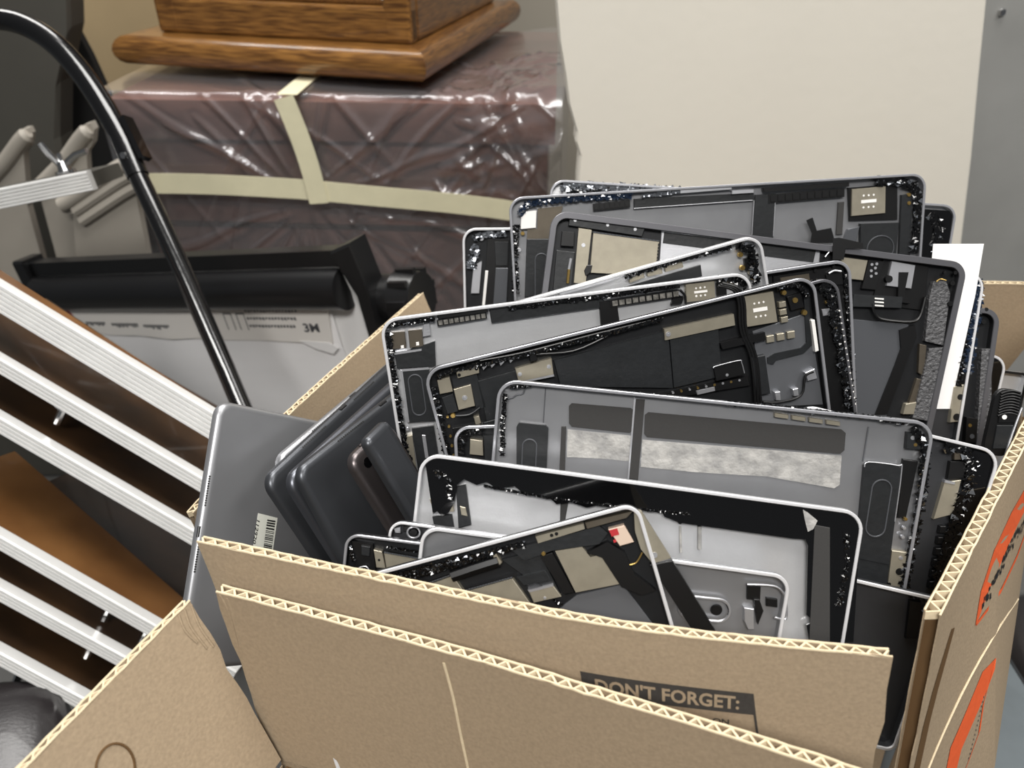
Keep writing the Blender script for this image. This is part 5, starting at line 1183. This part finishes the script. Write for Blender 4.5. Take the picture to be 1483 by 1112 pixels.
# orange print, score line and torn slots on the right flap
strip(pnr, 'orange_print', [(.1467, .302), (.1592, .207), (.2051, .1417), (.2916, .1533), (.3957, .212)], [(.1527, .3013), (.1859, .2567), (.2461, .2473), (.3333, .2801), (.4248, .3484)], 'print_orange', fr)
strip(pnr, 'orange_print', [(.1500, .3096), (.1772, .3206), (.2396, .3626), (.3499, .4533), (.4457, .5173)], [(.1520, .3000), (.1802, .3096), (.2426, .3506), (.3529, .4383), (.4487, .5023)], 'print_orange', fr)
strip(pnr, 'orange_print', [(.2157, .5554), (.1772, .5275), (.1295, .6057), (.1044, .6506), (.0974, .7452), (.09, .85)], [(.2113, .5863), (.1903, .6262), (.1586, .6762), (.1327, .7224), (.1212, .809), (.113, .90)], 'print_orange', fr)
strip(pnr, 'orange_print', [(.2157, .5554), (.2073, .5752), (.1852, .6564), (.1772, .7505), (.1557, .81), (.1385, .8559)], [(.2127, .5654), (.2033, .5852), (.1812, .6634), (.1732, .7555), (.1517, .816), (.1345, .862)], 'print_orange', fr)
rk = random.Random(12); mb = MB()
for k in range(46):                                                   # black dot-like lettering inside the first mark
    t = k / 45; s = .165 + .24 * t; v = .262 - .02 * math.sin(t * 3) + .14 * t * t + rk.uniform(-.02, .02); w = rk.uniform(.004, .009); h = rk.uniform(.010, .024)
    mb.add([pnr.S(a, b, pnr.th / 2 + .0005) for a, b in ((s, v), (s + w, v + .002), (s + w, v + h), (s, v + h))], [(0, 1, 2, 3)])
mb.build('black_print', 'ink', fr)
mb = MB()
for k in range(14):
    t = k / 13; s = .152 + .03 * t; v = .80 - .17 * t; mb.add([pnr.S(a, b, pnr.th / 2 + .0005) for a, b in ((s, v), (s + .0015, v), (s + .0015, v + .008), (s, v + .008))], [(0, 1, 2, 3)])
mb.build('black_print', 'dim', fr)
mb = MB(); mb.tube([pnr.S(s, v, pnr.th / 2 + .0001) for s, v in ((.03, .66), (.0479, .6158), (.081, .5413), (.142, .4762), (.2405, .4902), (.4188, .8144))], .0008, 6, sub=3); mb.build('score_line', 'liner_edge', fr)
strip(pnr, 'torn_edge', [(.060, .150), (.038, .222), (.0248, .285), (.0152, .375), (.010, .52), (.008, .80)], [(.072, .168), (.056, .245), (.044, .310), (.034, .400), (.028, .54), (.026, .80)], 'core', fr, off=.0003)

box2 = empty('cardboard_box', (-.02, .05, .499)); tag(box2, 'empty open cardboard box in the foreground with two raised flaps', 'cardboard box')
b2 = box2.location
c2 = PT['corner2'][0]; t2_ = PT['P2top'][0]
P2b = [(x + c2[0] - t2_[0], y + c2[1] - t2_[1], c2[2]) for x, y, z in PT['P2top']]
pn2 = Panel(rel(PT['P2top'], b2), rel(P2b, b2), 1)
if pn2.N(.5, .5).y > 0: pn2.side = -1
f2 = pn2.build('back_flap', box2, ns=48, jag=.0014, seed=14)
mb = MB(); mb.tube([pn2.S(s, v, pn2.th / 2 - .0003) for s, v in ((.372, .06), (.374, .25), (.372, .45), (.37, .8))], .0009, 6, sub=3); mb.build('score_line', 'liner_edge', f2)
p3a, p3b = [Vector(p) for p in PT['P3top']]; p3c = p3a + (p3b - p3a) * 3.0
c3 = Vector(PT['corner2'][1]); P3b_ = [tuple(c3), tuple(c3 + (p3c - p3a) * .98)]
pn3 = Panel(rel([p3a, p3c], b2), rel(P3b_, b2), 1)
if pn3.N(.5, .5).x < 0: pn3.side = -1
f3 = pn3.build('left_flap', box2, jag=.0014, seed=15)
mb = MB(); cs, cv = .2385, .302
ring_ = [(cs + .030 * math.cos(a), cv + .105 * math.sin(a)) for a in [2 * math.pi * i / 36 for i in range(37)]]
mb.tube([pn3.S(s, v, pn3.th / 2) for s, v in ring_], .0007, 5); mb.build('hand_hole_cut', 'core', f3)
for pn_, f_, ps in ((pn3, f3, ((.002, .02), (.008, .13), (.004, .26))), (pn3, f3, ((.016, .01), (.022, .10), (.016, .24))), (pn3, f3, ((.030, .01), (.034, .09), (.026, .18))), (pn2, f2, ((.006, .01), (.012, .12), (.008, .30))), (pn2, f2, ((.018, .02), (.016, .17), (.010, .34)))):
    mb = MB(); mb.tube([pn_.S(s, v, pn_.th / 2 - .0002) for s, v in ps], .0008, 6, sub=5); mb.build('crush_crease', 'cardboard', f_)
L2d = (p3c - p3a)
zt = c3.z - .004
q0 = Vector((c3.x, c3.y, zt)); q1 = q0 + L2d; q3 = Vector((P2b[-1][0], P2b[-1][1], zt)); q2 = q3 + L2d
for nm, a, b in (('back_wall', q0, q3), ('left_wall', q0, q1), ('front_wall', q1, q2), ('right_wall', q3, q2)):
    Panel(rel([a, b], b2), rel([Vector((a.x, a.y - .05, .503)), Vector((b.x, b.y - .05, .503))], b2), 1).build(nm, box2, flute_edges=(), seed=18)
mb = MB(); mb.prism([(q.x - b2.x, q.y - b2.y - .05) for q in (q0, q1, q2, q3)], .001, .006); mb.build('bottom_panel', 'cardboard', box2)

# ------------------------------------------------------------------ tablets
def shards(parent, c, sh):
    _, m1, m2, z, pts, w, seed, dens = c
    rn = random.Random(seed); mb = MB()
    P = [Vector((p[0], p[1])) for p in pts]; d = [0]
    for i in range(len(P) - 1): d.append(d[-1] + (P[i + 1] - P[i]).length)
    Lt = d[-1]
    def at(t):
        for i in range(len(P) - 1):
            if t <= d[i + 1] or i == len(P) - 2:
                k = (t - d[i]) / (d[i + 1] - d[i]); return P[i].lerp(P[i + 1], k), (P[i + 1] - P[i]).normalized()
    n = max(6, int(Lt / (w * .35))); A = []; B = []
    for i in range(n + 1):
        p, t = at(Lt * i / n); nn = Vector((-t.y, t.x)); a = p + nn * w * rn.uniform(.25, .6); b = p - nn * w * rn.uniform(.25, .6)
        A.append((a.x, a.y)); B.append((b.x, b.y))
    for i in range(n):
        q = [A[i], A[i + 1], B[i + 1], B[i]]
        zz = [z - .5 + rn.uniform(-.35, .35) for _ in q]
        mb.add([(*p, zz[k]) for k, p in enumerate(q)] + [(*p, z - 1.8) for p in q], [(3, 2, 1), (3, 1, 0), (0, 1, 5, 4), (2, 3, 7, 6), (1, 2, 6, 5), (3, 0, 4, 7)])
    for k in range(int(Lt * dens * 1.5)):
        p, t = at(rn.uniform(0, Lt)); nn = Vector((-t.y, t.x)); c2 = p + nn * w * rn.uniform(-.55, .55); s = w * rn.uniform(.12, .42)
        a0 = rn.uniform(0, 6.28); tri = [(c2.x + s * math.cos(a0 + a), c2.y + s * rn.uniform(.5, 1) * math.sin(a0 + a), z - .2 + rn.uniform(-.5, .9)) for a in (0, 2.1 + rn.uniform(-.4, .4), 4.2)]
        low = [(x, y, zq - .35) for x, y, zq in tri]
        mb.add(tri + low, [(0, 1, 2), (5, 4, 3), (0, 3, 4, 1), (1, 4, 5, 2), (2, 5, 3, 0)], 1 if rn.random() < .10 else 0)
    o = mb.build('shattered_glass', [m1, m2], parent, scale=.001, shift=sh); tag(o, kind='stuff')
def component(root, c, sh):
    k = c[0]; mb = MB()
    if k == 'P':
        _, name, m, z0, z1, poly = c
        mb.prism(poly, z0, z1, ch=.3 if (len(poly) <= 5 and z1 - z0 > .8) else 0); return mb.build(name, m, root, scale=.001, shift=sh)
    if k == 'S':
        _, name, m, z0, z1, p, r = c
        mb.cyl((p[0], p[1], z0), (p[0], p[1], z1), r, r * .85, 14)
        if name == 'screw': mb.cyl((p[0], p[1], z1 - .05), (p[0], p[1], z1 + .12), r * .45, r * .4, 6)
        return mb.build(name, m, root, scale=.001, shift=sh)
    if k == 'R':
        _, name, m, z, w, a, b, r = c
        a, b = Vector(a), Vector(b); t = (b - a); t = t.normalized() if t.length > .01 else Vector((1, 0)); nn = Vector((-t.y, t.x)); pts = []
        for i in range(13): an = math.pi * i / 12; q = a + (nn * math.cos(an) - t * math.sin(an)) * r; pts.append((q.x, q.y, z))
        for i in range(13): an = math.pi * i / 12; q = b + (-nn * math.cos(an) + t * math.sin(an)) * r; pts.append((q.x, q.y, z))
        mb.tube(pts + [pts[0], pts[1]], w, 6); return mb.build(name, m, root, scale=.001, shift=sh, smooth=True)
    if k == 'C':
        _, name, m, z, a, b, n, w = c
        a, b = Vector(a), Vector(b); t = (b - a) / n; nn = Vector((-t.y, t.x)).normalized() * w / 2
        mb.box(((a.x + b.x) / 2, (a.y + b.y) / 2, z - 1.6), ((b.x - a.x) / 2 * 1.03, (b.y - a.y) / 2 * 1.03, 0), (nn.x * 1.15, nn.y * 1.15, 0), (0, 0, 1.), 1)
        for i in range(n):
            q = a + t * (i + .5); mb.box((q.x, q.y, z - .45), (t.x * .38, t.y * .38, 0), (nn.x * .8, nn.y * .8, 0), (0, 0, .45))
        o = mb.build(name, [m, 'black'], root, scale=.001, shift=sh); tag(o, kind='stuff'); return o
    if k == 'T':
        _, name, m, pts, r = c
        mb.tube(pts, r, 8, sub=4); return mb.build(name, m, root, scale=.001, shift=sh, smooth=True)
    if k == 'X': return shards(root, c, sh)
def tray(key, name, label, cat, body, rim, radius=12, rimw=2.0, floor=None, group='broken tablets in the box', depth=5.6, thick=7.0):
    L, H, o, x, y = POSE[key]
    R = frame(x, y); o = Vector(o); sh = (-L / 2, H, 0)
    root = empty(name, o + R @ Vector((L / 2000, -H / 1000, 0)), R); tag(root, label, cat, group)
    def rl(off, z, n=7): return [(p[0], p[1], z) for p in rrect(L, H, radius, off, n)]
    mb = MB()
    mb.loft([rl(4.0, -thick), rl(1.6, -thick + .8), rl(.3, -thick + 2.2), rl(0, -thick + 3.4), rl(0, -.8), rl(rimw, -.8), rl(rimw + .1, -depth)], cap1=False)
    mb.loft([rl(rimw + .1, -depth), rl(rimw + 2, -depth)], 1, cap0=False)
    mb.build('housing', [body, floor or body], root, smooth=True, scale=.001, shift=sh)
    mb = MB(); a = [rl(0, -.85), rl(0.0, -.15), rl(.35, .25), rl(rimw - .35, .25), rl(rimw, -.1), rl(rimw, -.85)]
    mb.loft(a + [a[0]], cap0=False, cap1=False); mb.build('rim', rim, root, smooth=True, scale=.001, shift=sh)
    for c in COMP.get(key, []): component(root, c, sh)
    return root
def back(key, name, label, cat, body, edge, radius=11, thick=7.2, holes=None, port=True, group='tablets standing back side out'):
    L, H, o, x, y = POSE[key]
    R = frame(x, y); o = Vector(o); sh = (-L / 2, H, 0)
    root = empty(name, o + R @ Vector((L / 2000, -H / 1000, 0)), R); tag(root, label, cat, group)
    def rl(off, z, n=7): return [(p[0], p[1], z) for p in rrect(L, H, radius, off, n)]
    mb = MB(); mb.loft([rl(.6, -thick + .4), rl(.05, -thick + 1.0), rl(0, -3.8), rl(.35, -2.3), rl(1.2, -1.1), rl(2.6, -.35), rl(4.6, 0)], cap0=False)
    mb.build('back_shell', body, root, smooth=True, scale=.001, shift=sh)
    mb = MB(); mb.loft([rl(.9, -thick - .1), rl(.5, -thick + .45)]); mb.build('screen_edge', 'black', root, scale=.001, shift=sh)
    if holes:
        edge_, spans, zz = holes; mb = MB()
        for a, b, n in spans:
            for i in range(n):
                t = a + (b - a) * i / max(n - 1, 1)
                for q in (0,):
                    if edge_ == 'L': mb.cyl((1.86, -t, -.62), (2.3, -t, -1.4), .75, n=10)
                    else: mb.cyl((t, -1.86, -.62), (t, -2.3, -1.4), .75, n=10)
        g = mb.build('speaker_holes', 'black', root, scale=.001, shift=sh); tag(g, kind='stuff')
    if port:
        mb = MB()
        if holes and holes[0] == 'L': mb.tube([(1.0, -H / 2 + 3.6, -2.0), (1.0, -H / 2 - 3.6, -2.0)], 1.15, 10)
        else: mb.tube([(L / 2 - 3.6, -1.0, -2.0), (L / 2 + 3.6, -1.0, -2.0)], 1.15, 10)
        mb.build('charging_port', 'black', root, scale=.001, shift=sh)
    for c in COMP.get(key, []): component(root, c, sh)
    return root, sh

tray('H0', 'tablet_housing', 'rearmost large tablet with shattered black glass, against the white panel', 'tablet', 'alu_silver', 'rim_grey')
tray('H1', 'tablet_housing', 'large grey tablet housing with card tray shield, highest in the back row', 'tablet', 'alu_grey', 'rim_grey', floor='alu_grey')
tray('H2', 'tablet_housing', 'large tablet with wide dark grey frame and copper-tan shields, in the back row', 'tablet', 'alu_dark', 'rim_dark', rimw=4.6, floor='alu_black')
tray('H3', 'tablet_housing', 'silver tablet with smashed corner, farthest left of the back row', 'tablet', 'alu_silver', 'rim_silver', floor='alu_black')
tray('A2', 'tablet_housing', 'white-edged tablet housing with torn corner peeking above the long white tablet', 'tablet', 'alu_silver', 'rim_silver')
tray('A', 'tablet_housing', 'silver tablet opened up, bright white interior and oval speaker at its left end', 'tablet', 'alu_silver', 'rim_silver')
tray('B3', 'tablet_housing', 'black tablet frame with grey rim just left of the wide-framed tablet', 'tablet', 'alu_black', 'rim_grey', rimw=2.2)
tray('B2', 'tablet_housing', 'black tablet with dotted right edge directly behind the dark battery tablet', 'tablet', 'alu_black', 'rim_dark')
tray('B', 'tablet_housing', 'dark tablet with black batteries, tan shield plates and loose cables exposed', 'tablet', 'alu_black', 'rim_grey')
tray('B4', 'tablet_housing', 'small black tablet corner with tan chip between the grey housing and dark tablet', 'tablet', 'alu_black', 'rim_grey', radius=10)
tray('I6', 'tablet_housing', 'shattered black tablet wedged beside the right box flap', 'tablet', 'alu_dark', 'rim_silver')
tray('C', 'tablet_housing', 'grey emptied tablet housing with two dark pads and glue residue', 'tablet', 'alu_grey', 'rim_grey')
tray('I7', 'tablet_housing', 'small housing corner with silver edge low beside the right flap', 'tablet', 'alu_dark', 'rim_silver', radius=6)
tray('D', 'tablet_housing', 'silver tablet with a wide cracked black glass border, front centre', 'tablet', 'alu_silver', 'rim_silver')
tray('D2', 'tablet_housing', 'small grey housing with ring button hole in front of the black-bordered tablet', 'tablet', 'alu_grey', 'rim_silver', radius=10)
tray('F1', 'phone_housing', 'empty grey phone housing with a round lens ring', 'phone', 'alu_dark', 'rim_silver', radius=8, rimw=1.6, group='opened phones by the front flap')
tray('F2', 'phone_housing', 'opened dark phone with tan shield by the front flap', 'phone', 'alu_black', 'rim_grey', radius=8, rimw=1.6, group='opened phones by the front flap')
tray('E', 'tablet_housing', 'tilted small tablet with copper-tan shield plates leaning on the front flap', 'tablet', 'alu_black', 'rim_silver', radius=9)
tray('I2', 'tablet_housing', 'tablet with blue glass splinters along its right edge', 'tablet', 'alu_dark', 'rim_silver')
tray('I3', 'tablet_housing', 'dark tablet with rough grey glue strip, right of the blue splintered one', 'tablet', 'alu_black', 'rim_dark', rimw=4)
tray('I8', 'tablet_housing', 'silver housing with dark rim low behind the black coil module', 'tablet', 'alu_silver', 'black', radius=5)
tray('I4', 'tablet_housing', 'rounded black tablet corner rightmost against the back flap', 'tablet', 'alu_black', 'rim_silver')

g0, sh0 = back('G0', 'tablet', 'silver tablet with barcode sticker poking out of the left corner', 'tablet', 'back_silver', 'silver', holes=('L', ((53, 72.5, 13), (97, 116.5, 13)), -4.0))
tv, tf = text_mesh('112920', bold=.01)
mb = MB()
for a, b in tv: mb.v.append((47.0 - 4.2 * 0 - 2.6 * (b - .5) * -1 - .8 * a - 2.0, -79.5 - 16.5 * a - .9 * b, .42))
for f in tf: mb.f.append(f); mb.m.append(0)
st = [c for c in g0.children if c.name.startswith('barcode_sticker')][0]
mb.build('sticker_digits', 'ink', st, scale=.001, shift=sh0)
for c in list(g0.children):
    if c.name.startswith('barcode_bar'): c.parent = st
back('G1', 'tablet', 'slim silver tablet edge just behind the upper dark tablet at left', 'tablet', 'back_silver', 'silver', holes=('T', ((40, 66, 15),), -2.6))
back('G2', 'tablet', 'dark grey tablet, second of the slanted row at left', 'tablet', 'back_dark', 'silver', holes=('T', ((40, 66, 15), (103, 129, 15)), -2.6))
back('G3', 'tablet', 'thin grey tablet squeezed between two dark ones at left', 'tablet', 'back_grey', 'silver', port=False)
back('G4', 'tablet', 'dark scratched tablet back with speaker holes on its upper edge', 'tablet', 'back_dark', 'silver', radius=10, holes=('T', ((40, 66, 15), (103, 129, 15)), -2.2))
g5, sh5 = back('G5', 'phone', 'warm grey phone with camera hole leaning on the dark tablet', 'phone', 'back_warm', 'silver', radius=9, port=False, group='phones lying on the tablets')
mb = MB(); mb.cyl((11, -10, -1), (11, -10, .25), 3.4, n=18); mb.build('camera_lens', 'glass', g5, scale=.001, shift=sh5)
mb = MB(); mb.tube([(15, .1, -3.4), (24, .1, -3.4)], .9, 8); mb.build('power_button', 'back_warm', g5, scale=.001, shift=sh5)
g6, sh6 = back('G6', 'phone', 'black phone case corner above the warm grey phone', 'phone', 'back_dark', 'silver', radius=5, port=False, group='phones lying on the tablets')
L, H, o, x, y = POSE['I5']; R5 = frame(x, y); sh5_ = (-L / 2, H, 0)
cm = empty('coil_module', Vector(o) + R5 @ Vector((L / 2000, -H / 1000, 0)), R5); tag(cm, 'black ridged coil module with a white dot beside the right flap', 'electronic part')
mb = MB(); mb.prism(rrect(L, H, 7), -3.5, 0, ch=.4); mb.build('module_body', 'black', cm, scale=.001, shift=sh5_)
for c in COMP['I5']: component(cm, c, sh5_)
# white sheet of paper
pp = [Vector(p) for p in PAPER]
o = plane_prism('paper_sheet', pp, .0006, 'paper'); tag(o, 'white paper card sticking up beside the wide-framed tablet', 'paper')
